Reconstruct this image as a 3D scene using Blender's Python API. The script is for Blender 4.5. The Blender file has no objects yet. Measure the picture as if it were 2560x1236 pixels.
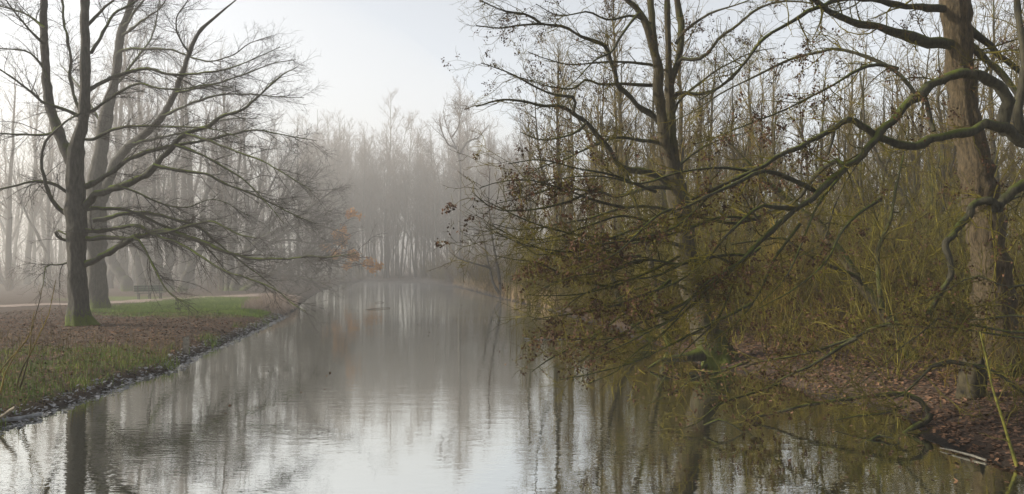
import bpy, math, random
import numpy as np

# ------------------------------------------------------------------ camera, sky, sun, exposure
F, HZ, CX, H = 2009.0, 660.0, 1280.0, 3.0          # focal length in photo pixels, horizon row, centre column, eye height
sc = bpy.context.scene
col = sc.collection
cam_d = bpy.data.cameras.new('camera')
cam_d.sensor_width = 36.0
cam_d.lens = 36.0 * F / 2560.0
cam_d.shift_y = (HZ - 618.0) / 2560.0
cam_d.clip_start, cam_d.clip_end = 0.1, 2000.0
cam = bpy.data.objects.new('camera', cam_d)
cam.location = (0, 0, H)
cam.rotation_euler = (math.radians(90), 0, 0)
col.objects.link(cam)
sc.camera = cam

SUN_EL, SUN_AZ = 22.0, 88.0                         # azimuth measured from straight ahead to the left
w = bpy.data.worlds.new('World')
sc.world = w
w.use_nodes = True
nt = w.node_tree
nt.nodes.clear()
sky = nt.nodes.new('ShaderNodeTexSky')
sky.sky_type = 'NISHITA'
sky.sun_disc = False
sky.sun_elevation = math.radians(SUN_EL)
sky.sun_rotation = math.radians(-SUN_AZ)
sky.air_density, sky.dust_density, sky.ozone_density = 1.0, 1.8, 1.0
hs = nt.nodes.new('ShaderNodeHueSaturation')
hs.inputs['Saturation'].default_value = 0.22
bg = nt.nodes.new('ShaderNodeBackground')
bg.inputs['Strength'].default_value = 0.15
wo = nt.nodes.new('ShaderNodeOutputWorld')
nt.links.new(sky.outputs[0], hs.inputs['Color'])
nt.links.new(hs.outputs[0], bg.inputs['Color'])
nt.links.new(bg.outputs[0], wo.inputs['Surface'])

sun_d = bpy.data.lights.new('sun', 'SUN')
sun_d.energy = 4.5
sun_d.angle = math.radians(3.0)
sun_d.color = (1.0, 0.88, 0.70)
sun = bpy.data.objects.new('sun', sun_d)
e, a = math.radians(SUN_EL), math.radians(SUN_AZ)
from mathutils import Vector
sun.rotation_euler = Vector((-math.sin(a) * math.cos(e), math.cos(a) * math.cos(e), math.sin(e))).to_track_quat('Z', 'Y').to_euler()
sun.location = (-40, 20, 40)
col.objects.link(sun)

sc.view_settings.view_transform = 'Standard'
sc.view_settings.look = 'None'
sc.view_settings.gamma = 1.0
sc.view_settings.exposure = 0.70
sc.cycles.max_bounces = 6
sc.cycles.diffuse_bounces = 2
sc.cycles.glossy_bounces = 3
sc.cycles.volume_bounces = 0
sc.cycles.transparent_max_bounces = 4
sc.cycles.use_denoising = True
sc.cycles.use_adaptive_sampling = False
sc.cycles.sample_clamp_indirect = 2.0
sc.render.filter_size = 1.2
sc.cycles.denoiser = 'OPENIMAGEDENOISE'
HAZE = 0.0011

# ------------------------------------------------------------------ helpers
def tag(o, label=None, cat=None, group=None, kind=None):
    if label: o['label'] = label
    if cat: o['category'] = cat
    if group: o['group'] = group
    if kind: o['kind'] = kind
    return o

def empty(name, loc):
    o = bpy.data.objects.new(name, None)
    o.location = loc
    o.empty_display_size = 0.3
    col.objects.link(o)
    return o

def mesh_obj(name, batches, mat, parent=None, origin=None, smooth=True):
    """batches: list of (verts (n,3), faces (m,k)); k is 3 or 4 per batch. ONE mesh object in the end."""
    batches = [b for b in batches if len(b[0])]
    V = np.concatenate([b[0] for b in batches]).astype(np.float32)
    if origin is not None:
        V = V - np.asarray(origin, np.float32)
    loops, starts, tot, off, ls = [], [], [], 0, 0
    for v, f in batches:
        f = np.asarray(f)
        loops.append((f + off).ravel())
        k = f.shape[1]
        starts.append(ls + np.arange(len(f)) * k)
        tot.append(np.full(len(f), k))
        ls += f.size
        off += len(v)
    loops = np.concatenate(loops).astype(np.int32)
    starts = np.concatenate(starts).astype(np.int32)
    tot = np.concatenate(tot).astype(np.int32)
    me = bpy.data.meshes.new(name)
    me.vertices.add(len(V)); me.vertices.foreach_set('co', V.ravel())
    me.loops.add(len(loops)); me.loops.foreach_set('vertex_index', loops)
    me.polygons.add(len(starts)); me.polygons.foreach_set('loop_start', starts)
    me.polygons.foreach_set('loop_total', tot)
    me.polygons.foreach_set('use_smooth', np.full(len(starts), smooth, dtype=bool))
    me.update(calc_edges=True)
    me.validate()
    me.materials.append(mat)
    o = bpy.data.objects.new(name, me)
    if parent is not None:
        o.parent = parent
    elif origin is not None:
        o.location = origin
    col.objects.link(o)
    return o

def norm(v):
    return v / np.maximum(np.linalg.norm(v, axis=-1, keepdims=True), 1e-9)

def tubes(P, R, sides=3, bump=0.0, rng=None, flare=None):
    """P (N,n,3), R (N,n) -> verts, quads of open tapering tubes."""
    P = np.asarray(P, float); R = np.asarray(R, float)
    if P.ndim == 2:
        P = P[None]; R = R[None]
    N, n, _ = P.shape
    T = norm(np.gradient(P, axis=1))
    m = T.mean(1)
    ax = np.argmin(np.abs(m), axis=1)
    ref = np.eye(3)[ax][:, None, :]
    U = norm(np.cross(T, ref)); W = np.cross(T, U)
    th = np.arange(sides) * 2 * math.pi / sides
    RR = np.repeat(R[:, :, None], sides, 2)
    if bump and rng is not None:
        k = rng.randn(N, n, sides)
        k = (k + np.roll(k, 1, 2) + np.roll(k, -1, 2)) / 3
        k[:, 1:] = 0.5 * (k[:, 1:] + k[:, :-1])
        RR = RR * (1 + bump * k)
    if sides >= 30 and rng is not None:                     # long vertical ridges
        k = np.zeros((N, n, sides)); k[:, 0] = rng.randn(N, sides)
        for j in range(1, n):
            k[:, j] = .82 * k[:, j - 1] + .57 * rng.randn(N, sides)
        RR = RR * (1 + .035 * k)
    if flare is not None:                                   # buttress lobes near the ground
        hgt = P[:, :, 2] - P[:, :1, 2]
        ph = flare
        lobes = 0.30 * np.cos(5 * th + ph) + 0.22 * np.cos(3 * th + 2.1 * ph) + 0.1 * np.cos(8 * th)
        RR = RR * (1 + lobes[None, None, :] * np.exp(-hgt / 0.55)[:, :, None])
    V = P[:, :, None, :] + RR[..., None] * (np.cos(th)[:, None] * U[:, :, None, :] + np.sin(th)[:, None] * W[:, :, None, :])
    idx = np.arange(N * n * sides).reshape(N, n, sides)
    a_, b_ = idx[:, :-1], idx[:, 1:]
    q = np.stack([a_, np.roll(a_, -1, 2), np.roll(b_, -1, 2), b_], -1).reshape(-1, 4)
    return V.reshape(-1, 3), q

def spline(pts, n):
    """Catmull-Rom through pts (k,d) sampled n times, evenly along its length."""
    p = np.asarray(pts, float)
    if len(p) == 2:
        return p[0] + (p[1] - p[0]) * np.linspace(0, 1, n)[:, None]
    q = np.vstack([2 * p[0] - p[1], p, 2 * p[-1] - p[-2]])
    out = []
    for i in range(1, len(q) - 2):
        t = np.linspace(0, 1, 10, endpoint=False)[:, None]
        a0, a1, a2, a3 = q[i - 1], q[i], q[i + 1], q[i + 2]
        out.append(0.5 * (2 * a1 + (a2 - a0) * t + (2 * a0 - 5 * a1 + 4 * a2 - a3) * t ** 2 + (-a0 + 3 * a1 - 3 * a2 + a3) * t ** 3))
    out = np.vstack(out + [q[-2][None]])
    L = np.r_[0, np.cumsum(np.linalg.norm(np.diff(out[:, :3], axis=0), axis=1))]
    s = np.linspace(0, L[-1], n)
    return np.stack([np.interp(s, L, out[:, k]) for k in range(out.shape[1])], 1)

def lens(P):
    return np.linalg.norm(np.diff(P, axis=1), axis=2).sum(1)

def grow(par, rng, dens, tmin=0.15, tmax=1.0, ang=(35, 60), ln=(0.5, 1.5), wig=0.15, trop=(0, 0, 0.05), flat=1.0,
         n=6, ratio=0.6, slim=0.012, tip=0.003, shrink=0.55):
    """Children of every polyline in par=(P,R): vectorised."""
    P, R = par
    N, m, _ = P.shape
    cnt = rng.poisson(np.minimum(lens(P) * (tmax - tmin) * dens, 400))
    i = np.repeat(np.arange(N), cnt)
    if len(i) == 0:
        return np.zeros((0, n, 3)), np.zeros((0, n))
    t = tmin + (tmax - tmin) * rng.rand(len(i))
    f = t * (m - 1); k = np.minimum(f.astype(int), m - 2); f = (f - k)[:, None]
    p = P[i, k] * (1 - f) + P[i, k + 1] * f
    r = R[i, k] * (1 - f[:, 0]) + R[i, k + 1] * f[:, 0]
    T = norm(P[i, k + 1] - P[i, k])
    rd = rng.randn(len(i), 3); rd[:, 2] *= flat
    pe = norm(rd - (rd * T).sum(1, keepdims=True) * T)
    an = np.radians(rng.uniform(ang[0], ang[1], len(i)))[:, None]
    d = norm(np.cos(an) * T + np.sin(an) * pe)
    L = (ln[0] + (ln[1] - ln[0]) * rng.rand(len(i)) ** 1.3) * (1 - shrink * t)
    st = (L / (n - 1))[:, None]
    out = np.zeros((len(i), n, 3)); out[:, 0] = p
    tr = np.asarray(trop, float)
    for j in range(1, n):
        d = norm(d + wig * rng.randn(len(i), 3) + tr)
        out[:, j] = out[:, j - 1] + d * st
    r0 = np.minimum(r * ratio, L * slim + tip)
    r0 = np.maximum(r0, tip)
    taper = np.linspace(1, 0, n)[None, :]
    return out, tip * 0.6 + (r0[:, None] - tip * 0.6) * taper

def quads_at(pts, rng, size, stretch=1.5, sag=0.0):
    """small leaf-like quads with random orientation at pts"""
    N = len(pts)
    u = norm(rng.randn(N, 3) + np.array([0, 0, -sag])); v = norm(np.cross(u, rng.randn(N, 3)))
    s = (size[0] + (size[1] - size[0]) * rng.rand(N))[:, None]
    a_ = pts; b_ = pts + u * s * 0.5 * stretch + v * s * 0.5
    c_ = pts + u * s * stretch; d_ = pts + u * s * 0.5 * stretch - v * s * 0.5
    V = np.stack([a_, b_, c_, d_], 1).reshape(-1, 3)
    return V, np.arange(4 * N).reshape(N, 4)

def pick(par, rng, N, tmin=0.3):
    P, R = par
    i = rng.randint(0, len(P), N); t = tmin + (1 - tmin) * rng.rand(N)
    f = t * (P.shape[1] - 1); k = np.minimum(f.astype(int), P.shape[1] - 2); f = (f - k)[:, None]
    return P[i, k] * (1 - f) + P[i, k + 1] * f

def box(x0, x1, y0, y1, z0, z1):
    V = np.array([(x, y, z) for z in (z0, z1) for y in (y0, y1) for x in (x0, x1)], float)
    Fq = np.array([(0, 2, 3, 1), (4, 5, 7, 6), (0, 1, 5, 4), (2, 6, 7, 3), (0, 4, 6, 2), (1, 3, 7, 5)])
    return V, Fq

# ------------------------------------------------------------------ materials
def mat_new(name):
    m = bpy.data.materials.new(name)
    m.use_nodes = True
    t = m.node_tree
    b = t.nodes['Principled BSDF']
    return m, t, b

def ramp(t, fac, stops):
    r = t.nodes.new('ShaderNodeValToRGB')
    el = r.color_ramp.elements
    el[0].position, el[0].color = stops[0][0], (*stops[0][1], 1)
    el[1].position, el[1].color = stops[-1][0], (*stops[-1][1], 1)
    for p, c in stops[1:-1]:
        x = el.new(p); x.color = (*c, 1)
    t.links.new(fac, r.inputs['Fac'])
    return r.outputs['Color']

def noise(t, scale, detail=4.0, vec=None, rough=0.6):
    n = t.nodes.new('ShaderNodeTexNoise')
    n.inputs['Scale'].default_value = scale
    n.inputs['Detail'].default_value = detail
    n.inputs['Roughness'].default_value = rough
    if vec is not None:
        t.links.new(vec, n.inputs['Vector'])
    return n.outputs['Fac']

def mapping(t, scale):
    g = t.nodes.new('ShaderNodeNewGeometry')
    mp = t.nodes.new('ShaderNodeMapping')
    mp.inputs['Scale'].default_value = scale
    t.links.new(g.outputs['Position'], mp.inputs['Vector'])
    return mp.outputs['Vector']

def mixc(t, fac, c0, c1):
    m = t.nodes.new('ShaderNodeMix'); m.data_type = 'RGBA'
    if isinstance(fac, float): m.inputs[0].default_value = fac
    else: t.links.new(fac, m.inputs[0])
    for s, c in ((m.inputs[6], c0), (m.inputs[7], c1)):
        if isinstance(c, tuple): s.default_value = (*c, 1)
        else: t.links.new(c, s)
    return m.outputs[2]

def math_n(t, op, a_, b_=None, clamp=False):
    m = t.nodes.new('ShaderNodeMath'); m.operation = op; m.use_clamp = clamp
    for s, c in ((m.inputs[0], a_), (m.inputs[1], b_)):
        if c is None: continue
        if isinstance(c, (int, float)): s.default_value = c
        else: t.links.new(c, s)
    return m.outputs[0]

def bark(name, dark, light, moss, moss_amt=0.5, base_moss=0.0, base_z=0.5, rough=0.9, scale=1.0, bump=0.4):
    """furrowed bark with moss on its upper sides and, if asked, a mossy foot"""
    m, t, b = mat_new(name)
    v = mapping(t, (6 * scale, 6 * scale, 1.6 * scale))
    f = noise(t, 2.2, 6, v, 0.7)
    c = ramp(t, f, [(0.3, dark), (0.52, tuple((x + y) / 2 for x, y in zip(dark, light))), (0.72, light)])
    g = t.nodes.new('ShaderNodeNewGeometry')
    sx = t.nodes.new('ShaderNodeSeparateXYZ'); t.links.new(g.outputs['Normal'], sx.inputs[0])
    pz = t.nodes.new('ShaderNodeSeparateXYZ'); t.links.new(g.outputs['Position'], pz.inputs[0])
    big = noise(t, 1.3, 5, mapping(t, (1, 1, 1)), 0.65)
    up = math_n(t, 'MULTIPLY_ADD', sx.outputs['Z'], 0.9); t.nodes[-1].inputs[2].default_value = -0.62 + moss_amt
    k = math_n(t, 'ADD', up, math_n(t, 'MULTIPLY', math_n(t, 'SUBTRACT', big, 0.5), 2.4))
    if base_moss:
        lo = math_n(t, 'SUBTRACT', base_z + base_moss, pz.outputs['Z'])
        lo = math_n(t, 'MULTIPLY', lo, 1.8)
        lo = math_n(t, 'ADD', lo, math_n(t, 'MULTIPLY', math_n(t, 'SUBTRACT', f, 0.5), 5.0))
        k = math_n(t, 'MAXIMUM', k, lo)
    k = math_n(t, 'MULTIPLY', k, 1.6, clamp=True)
    fine = noise(t, 40, 3, mapping(t, (1, 1, 1)))
    mc = mixc(t, fine, tuple(x * 0.55 for x in moss), tuple(min(1, x * 1.45) for x in moss))
    t.links.new(mixc(t, k, c, mc), b.inputs['Base Color'])
    b.inputs['Roughness'].default_value = rough
    b.inputs['Specular IOR Level'].default_value = 0.25
    if bump:
        bp = t.nodes.new('ShaderNodeBump'); bp.inputs['Strength'].default_value = bump; bp.inputs['Distance'].default_value = 0.07
        t.links.new(f, bp.inputs['Height']); t.links.new(bp.outputs[0], b.inputs['Normal'])
    return m

def plain(name, c0, c1, scale=3.0, rough=0.85, trans=0.0):
    m, t, b = mat_new(name)
    f = noise(t, scale, 3, mapping(t, (1, 1, 1)))
    t.links.new(ramp(t, f, [(0.35, c0), (0.65, c1)]), b.inputs['Base Color'])
    b.inputs['Roughness'].default_value = rough
    b.inputs['Specular IOR Level'].default_value = 0.2
    return m

MOSS = (0.058, 0.072, 0.008)
M = {}
M['bark_grey'] = bark('grey_bark', (0.020, 0.020, 0.017), (0.082, 0.077, 0.066), (0.058, 0.080, 0.008), 0.20, 0.50, 0.6)
M['limb_grey'] = bark('mossy_grey_limb', (0.022, 0.022, 0.018), (0.07, 0.068, 0.056), (0.080, 0.110, 0.010), 0.56, bump=0)
M['twig_grey'] = plain('grey_twig', (0.020, 0.019, 0.017), (0.050, 0.044, 0.037))
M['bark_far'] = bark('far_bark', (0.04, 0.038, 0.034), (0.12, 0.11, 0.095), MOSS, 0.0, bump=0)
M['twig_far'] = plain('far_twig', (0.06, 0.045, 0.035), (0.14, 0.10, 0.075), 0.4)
M['bark_alder'] = bark('alder_bark', (0.013, 0.012, 0.007), (0.068, 0.054, 0.028), (0.045, 0.055, 0.008), 0.56, 0.75, 0.05, bump=1.0)
M['limb_alder'] = bark('alder_limb', (0.012, 0.012, 0.009), (0.058, 0.052, 0.032), MOSS, 0.34, bump=0.7)
M['twig_olive'] = plain('olive_twig', (0.015, 0.014, 0.003), (0.125, 0.105, 0.011), 1.5)
M['twig_yellow'] = plain('yellow_green_stem', (0.040, 0.038, 0.008), (0.13, 0.11, 0.022), 1.2)
M['sapling_bark'] = plain('mossy_sapling_bark', (0.030, 0.034, 0.006), (0.115, 0.108, 0.018), 6.0)
M['twig_brown'] = plain('brown_twig', (0.026, 0.020, 0.005), (0.165, 0.118, 0.020), 0.8)
M['bark_oak'] = bark('oak_bark', (0.012, 0.010, 0.006), (0.105, 0.078, 0.042), MOSS, 0.20, 0.5, 0.3, scale=1.6, bump=1.0)
M['dead_leaf'] = plain('dead_leaf', (0.022, 0.013, 0.008), (0.075, 0.038, 0.020), 4.0)
M['orange_leaf'] = plain('orange_leaf', (0.40, 0.18, 0.035), (0.60, 0.30, 0.07), 2.0)
M['red_leaf'] = plain('russet_leaf', (0.16, 0.05, 0.025), (0.28, 0.09, 0.04), 2.0)
M['reed'] = plain('dry_reed', (0.22, 0.16, 0.09), (0.36, 0.27, 0.16), 2.0)
M['pale_reed'] = plain('pale_dry_grass', (0.20, 0.16, 0.13), (0.36, 0.29, 0.24), 2.0)
M['grass'] = plain('grass_blade', (0.05, 0.10, 0.012), (0.15, 0.19, 0.032), 1.5)
M['leaf_litter'] = plain('fallen_leaf', (0.030, 0.017, 0.010), (0.19, 0.110, 0.066), 9.0)
M['wood'] = plain('weathered_wood', (0.10, 0.095, 0.08), (0.22, 0.20, 0.16), 12.0)
M['pale_wood'] = plain('pale_bare_wood', (0.07, 0.062, 0.046), (0.19, 0.165, 0.125), 10.0)
M['wet_wood'] = plain('wet_wood', (0.08, 0.085, 0.09), (0.20, 0.205, 0.22), 8.0, 0.35)
M['bench_green'] = plain('green_paint', (0.012, 0.035, 0.025), (0.03, 0.065, 0.045), 9.0, 0.5)
M['iron'] = plain('dark_iron', (0.015, 0.016, 0.016), (0.03, 0.03, 0.03), 9.0, 0.5)
M['stump'] = plain('rotten_stump', (0.010, 0.009, 0.007), (0.05, 0.042, 0.022), 6.0)

# ------------------------------------------------------------------ pond outline and terrain
SHORE_PX = [(0, 1070), (60, 1050), (250, 985), (330, 952), (430, 925), (480, 890), (520, 876), (560, 860), (600, 842), (640, 825), (690, 800), (715, 787), (742, 774),
            (752, 760), (775, 744), (800, 728), (850, 712), (872, 706), (930, 703), (1000, 704), (1080, 709), (1140, 718), (1180, 727), (1215, 737), (1250, 747),
            (1300, 758), (1345, 768), (1420, 790), (1500, 812), (1560, 832), (1610, 853), (1660, 872), (1720, 890), (1770, 917), (1830, 926), (1880, 938), (1950, 955), (2020, 985),
            (2120, 1003), (2230, 1030), (2300, 1066), (2335, 1098), (2400, 1128), (2470, 1152), (2560, 1180)]
def at_water(px, py, z=0.0):
    Y = F * (H - z) / (py - HZ)
    return ((px - CX) * Y / F, Y)
SHORE = [at_water(*p) for p in SHORE_PX] + [(8.6, 8), (11, 2), (13, -12), (13, -40), (-13, -40), (-12, -8), (-10, 6), (-9.4, 11)]
SH = np.array(SHORE)

def shore_dist(x, y):
    """signed distance to the shore: positive on land"""
    p = np.stack([np.ravel(x), np.ravel(y)], 1).astype(float)
    A = SH; B = np.roll(SH, -1, 0)
    d2 = np.full(len(p), 1e18); inside = np.zeros(len(p), bool)
    for a_, b_ in zip(A, B):
        ab = b_ - a_
        t = np.clip(((p - a_) @ ab) / (ab @ ab), 0, 1)
        q = p - a_ - t[:, None] * ab
        d2 = np.minimum(d2, (q ** 2).sum(1))
        c = (a_[1] > p[:, 1]) != (b_[1] > p[:, 1])
        if abs(ab[1]) > 1e-9:
            xi = a_[0] + (p[:, 1] - a_[1]) / ab[1] * ab[0]
            inside ^= c & (p[:, 0] < xi)
    d = np.sqrt(d2)
    return np.where(inside, -d, d).reshape(np.shape(x))

def wob(x, y):
    return (np.sin(x * 1.7 + 1.3 * np.sin(y * 0.9)) * np.sin(y * 1.3 + 0.7 * np.sin(x * 1.1)) * 0.5
            + 0.3 * np.sin(x * 4.1 + y * 2.3) * np.sin(y * 3.7 - x * 1.9) + 0.2 * np.sin(x * 9.7 - y * 5.1) * np.sin(y * 8.3 + x * 4.7))

def ground_z(x, y):
    x = np.asarray(x, float); y = np.asarray(y, float)
    d = shore_dist(x, y)
    d = d + 0.26 * wob(x * 1.1, y * 1.1) * np.clip(1 - np.abs(d) / 3, 0, 1)
    land = 0.02 + 0.40 * (1 - np.exp(-np.maximum(d, 0) / 0.9)) + 0.25 * (1 - np.exp(-np.maximum(d, 0) / 20)) + 0.05 * wob(x * 0.6, y * 0.6) * np.clip(d / 2, 0, 1)
    bed = 0.02 - 0.7 * (1 - np.exp(np.minimum(d, 0) / 0.8))
    return np.where(d > 0, land, bed)

def gz(x, y):
    return float(ground_z(np.array([x]), np.array([y]))[0])

def on_ground(px, py):
    z = 0.45
    for _ in range(12):
        Y = F * (H - z) / (py - HZ); X = (px - CX) * Y / F
        z = 0.5 * z + 0.5 * gz(X, Y)
    return X, Y, gz(X, Y)

def W(px, py, Y):
    return ((px - CX) * Y / F, Y, H - (py - HZ) * Y / F)

def axis(stops):
    out = [stops[0][0]]
    for (a0, s0), (a1, s1) in zip(stops[:-1], stops[1:]):
        x = a0
        while x < a1 - 1e-6:
            f = (x - a0) / (a1 - a0)
            x = min(a1, x + s0 + (s1 - s0) * f)
            out.append(x)
    return np.array(out)

def blob(x, y, cx, cy, rx, ry):
    return np.clip(1.5 - np.sqrt(((x - cx) / rx) ** 2 + ((y - cy) / ry) ** 2) * 1.0 + 0.35 * wob(x * 0.5, y * 0.5), 0, 1)

def grass_mask(x, y):
    d = shore_dist(x, y)
    g1 = np.clip(1.25 - np.abs((x + 11.6) / 3.2) + 0.9 * wob(x * 0.8, y * 0.8), 0, 1) * np.clip((26.5 - y) / 3, 0, 1) * np.clip((y - 11) / 2, 0, 1) * np.clip(d / 0.5, 0, 1) * (x < 0)
    g2 = np.clip(blob(x, y, -17.2, 49.5, 5.0, 8.5) * 2.0, 0, 1) * np.clip(d / 1.2, 0, 1)
    g3 = blob(x, y, 26, 66, 16, 9) * (x > 0)
    g4 = blob(x, y, -27, 57, 4.5, 4.0) * 0.7
    return np.maximum.reduce([g1 * 0.5, g2, g3, g4])

gx = axis([(-320, 40), (-60, 3), (-24, 0.35), (-8, 0.2), (14, 0.2), (40, 0.7), (90, 5), (320, 40)])
gy = axis([(-60, 12), (4, 0.5), (10, 0.18), (32, 0.2), (60, 0.45), (150, 2.0), (430, 40)])
GX, GY = np.meshgrid(gx, gy)
GZ = ground_z(GX, GY)
nx, ny = len(gx), len(gy)
ii = np.arange(nx * ny).reshape(ny, nx)
gq = np.stack([ii[:-1, :-1], ii[:-1, 1:], ii[1:, 1:], ii[1:, :-1]], -1).reshape(-1, 4)

def ground_material():
    m, t, b = mat_new('leaf_strewn_soil')
    v = mapping(t, (1, 1, 1))
    f = noise(t, 9, 8, v, 0.75)
    f2 = noise(t, 0.6, 4, v, 0.6)
    c = ramp(t, f, [(0.30, (0.022, 0.015, 0.010)), (0.48, (0.062, 0.042, 0.030)), (0.60, (0.105, 0.074, 0.053)), (0.75, (0.17, 0.130, 0.095))])
    c = mixc(t, math_n(t, 'MULTIPLY', f2, 0.6), c, (0.065, 0.050, 0.040))
    at = t.nodes.new('ShaderNodeAttribute'); at.attribute_name = 'grass'
    gn = noise(t, 14, 6, v, 0.7)
    gc = ramp(t, gn, [(0.3, (0.040, 0.060, 0.010)), (0.55, (0.105, 0.16, 0.022)), (0.75, (0.17, 0.22, 0.05))])
    k = math_n(t, 'ADD', at.outputs['Fac'], math_n(t, 'MULTIPLY', math_n(t, 'SUBTRACT', noise(t, 2.5, 6, v, 0.7), 0.5), 1.2))
    k = math_n(t, 'MULTIPLY', math_n(t, 'SUBTRACT', k, 0.25), 1.6, clamp=True)
    c = mixc(t, k, c, gc)
    aw = t.nodes.new('ShaderNodeAttribute'); aw.attribute_name = 'wet'
    c = mixc(t, aw.outputs['Fac'], c, (0.012, 0.010, 0.008))
    t.links.new(c, b.inputs['Base Color'])
    r = math_n(t, 'MULTIPLY_ADD', aw.outputs['Fac'], -0.3); t.nodes[-1].inputs[2].default_value = 0.95
    t.links.new(r, b.inputs['Roughness'])
    b.inputs['Specular IOR Level'].default_value = 0.15
    bp = t.nodes.new('ShaderNodeBump'); bp.inputs['Strength'].default_value = 0.8; bp.inputs['Distance'].default_value = 0.06
    t.links.new(f, bp.inputs['Height']); t.links.new(bp.outputs[0], b.inputs['Normal'])
    return m
g = mesh_obj('ground', [(np.stack([GX.ravel(), GY.ravel(), GZ.ravel()], 1), gq)], ground_material())
tag(g, kind='structure')
at = g.data.attributes.new('grass', 'FLOAT', 'POINT'); at.data.foreach_set('value', grass_mask(GX, GY).ravel().astype(np.float32))
dd = shore_dist(GX, GY)
wet = np.clip(1.0 - (dd - 0.0) / 0.35 + 0.3 * wob(GX, GY), 0, 1)
at = g.data.attributes.new('wet', 'FLOAT', 'POINT'); at.data.foreach_set('value', wet.ravel().astype(np.float32))

def water_material():
    m, t, b = mat_new('pond_water')
    t.nodes.remove(b)
    df = t.nodes.new('ShaderNodeBsdfDiffuse'); df.inputs['Color'].default_value = (0.022, 0.024, 0.015, 1)
    gl = t.nodes.new('ShaderNodeBsdfGlossy'); gl.inputs['Color'].default_value = (0.95, 0.96, 0.93, 1); gl.inputs['Roughness'].default_value = 0.012
    mx = t.nodes.new('ShaderNodeMixShader'); mx.inputs[0].default_value = 0.84
    t.links.new(df.outputs[0], mx.inputs[1]); t.links.new(gl.outputs[0], mx.inputs[2])
    t.links.new(mx.outputs[0], t.nodes['Material Output'].inputs['Surface'])
    n1 = noise(t, 1.0, 3, mapping(t, (1.1, 3.2, 1)), 0.5)
    n2 = noise(t, 1.0, 2, mapping(t, (5.0, 11.0, 1)), 0.5)
    big = noise(t, 1.0, 2, mapping(t, (0.12, 0.2, 1)), 0.5)
    calm = math_n(t, 'MULTIPLY', math_n(t, 'SUBTRACT', big, 0.28), 2.6, clamp=True)
    h = math_n(t, 'ADD', n1, math_n(t, 'MULTIPLY', n2, 0.5))
    h = math_n(t, 'MULTIPLY', h, calm)
    bp = t.nodes.new('ShaderNodeBump'); bp.inputs['Strength'].default_value = 0.30; bp.inputs['Distance'].default_value = 0.016
    t.links.new(h, bp.inputs['Height']); t.links.new(bp.outputs[0], gl.inputs['Normal'])
    return m
wv = np.array([(-60, -45, 0), (40, -45, 0), (40, 145, 0), (-60, 145, 0)], float)
tag(mesh_obj('water', [(wv, np.array([[0, 1, 2, 3]]))], water_material()), kind='structure')

# footpath: a thin sheet laid over the ground
pp = spline([on_ground(*p)[:2] for p in ((-420, 778), (-150, 770), (0, 766), (180, 761), (320, 756), (420, 750), (500, 744), (590, 741), (660, 739), (720, 737))], 90)
pw = np.linspace(1.15, 1.9, 90)
tn = norm(np.gradient(pp, axis=0)); nn = np.stack([-tn[:, 1], tn[:, 0]], 1)
rows = []
for s in np.linspace(-1, 1, 7):
    q = pp + nn * (pw * s * (1 + 0.08 * np.sin(np.arange(90) * 0.7)))[:, None]
    rows.append(np.c_[q, ground_z(q[:, 0], q[:, 1]) + 0.03])
Pv = np.stack(rows, 1).reshape(-1, 3)
ii = np.arange(90 * 7).reshape(90, 7)
tag(mesh_obj('path', [(Pv, np.stack([ii[:-1, :-1], ii[1:, :-1], ii[1:, 1:], ii[:-1, 1:]], -1).reshape(-1, 4))],
             plain('sandy_path', (0.16, 0.12, 0.10), (0.30, 0.235, 0.20), 3.0)), kind='structure')

# ------------------------------------------------------------------ traced trees
def parse(s):
    return [tuple(float(v) for v in q.split(',')) for q in s.split()]

def trace(s, r0, r1, Y0, Y1, n=None, rng=None, wob_=0.35, drop=0.0):
    """limb from photo points, swung in depth from Y0 to Y1, radii in photo pixels"""
    p = np.array(parse(s))
    q = spline(p[:, :2], 60)
    t = np.linspace(0, 1, 60)
    Yq = Y0 + (Y1 - Y0) * t
    pts = np.stack(W(q[:, 0], q[:, 1], Yq), 1)
    L = np.linalg.norm(np.diff(pts, axis=0), axis=1).sum()
    n = n or int(np.clip(L / 0.22, 8, 70))
    pts = spline(pts[::4] if len(pts) > 8 else pts, n) if False else np.stack([np.interp(np.linspace(0, 1, n), t, pts[:, k]) for k in range(3)], 1)
    r = (r0 + (r1 - r0) * np.linspace(0, 1, n) ** 0.8) * np.interp(np.linspace(0, 1, n), t, Yq) / F
    if p.shape[1] == 3:
        pl = np.r_[0, np.cumsum(np.linalg.norm(np.diff(p[:, :2], axis=0), axis=1))]
        r = np.interp(np.linspace(0, 1, n), pl / pl[-1], p[:, 2]) * np.interp(np.linspace(0, 1, n), t, Yq) / F
    if rng is not None and wob_:
        k = rng.randn(n, 3); k = (k + np.roll(k, 1, 0)) / 2; k[0] = 0
        pts = pts + k * r[:, None] * wob_
        r = r * (1 + 0.07 * rng.randn(n))
    return pts, r

def res(L, n=40):
    """list of (pts, r) of unequal length -> one batch for grow()"""
    P = np.stack([np.stack([np.interp(np.linspace(0, 1, n), np.linspace(0, 1, len(p)), p[:, k]) for k in range(3)], 1) for p, r in L])
    R = np.stack([np.interp(np.linspace(0, 1, n), np.linspace(0, 1, len(r)), r) for p, r in L])
    return P, R

def cat(*bs):
    n = max(b[0].shape[1] for b in bs)
    bs = [res(list(zip(b[0], b[1])), n) if b[0].shape[1] != n and len(b[0]) else b for b in bs]
    bs = [b for b in bs if len(b[0])]
    return np.concatenate([b[0] for b in bs]), np.concatenate([b[1] for b in bs])

def keep_above(par, zmin):
    ok = par[0][:, :, 2].min(1) > zmin
    return par[0][ok], par[1][ok]

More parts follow.
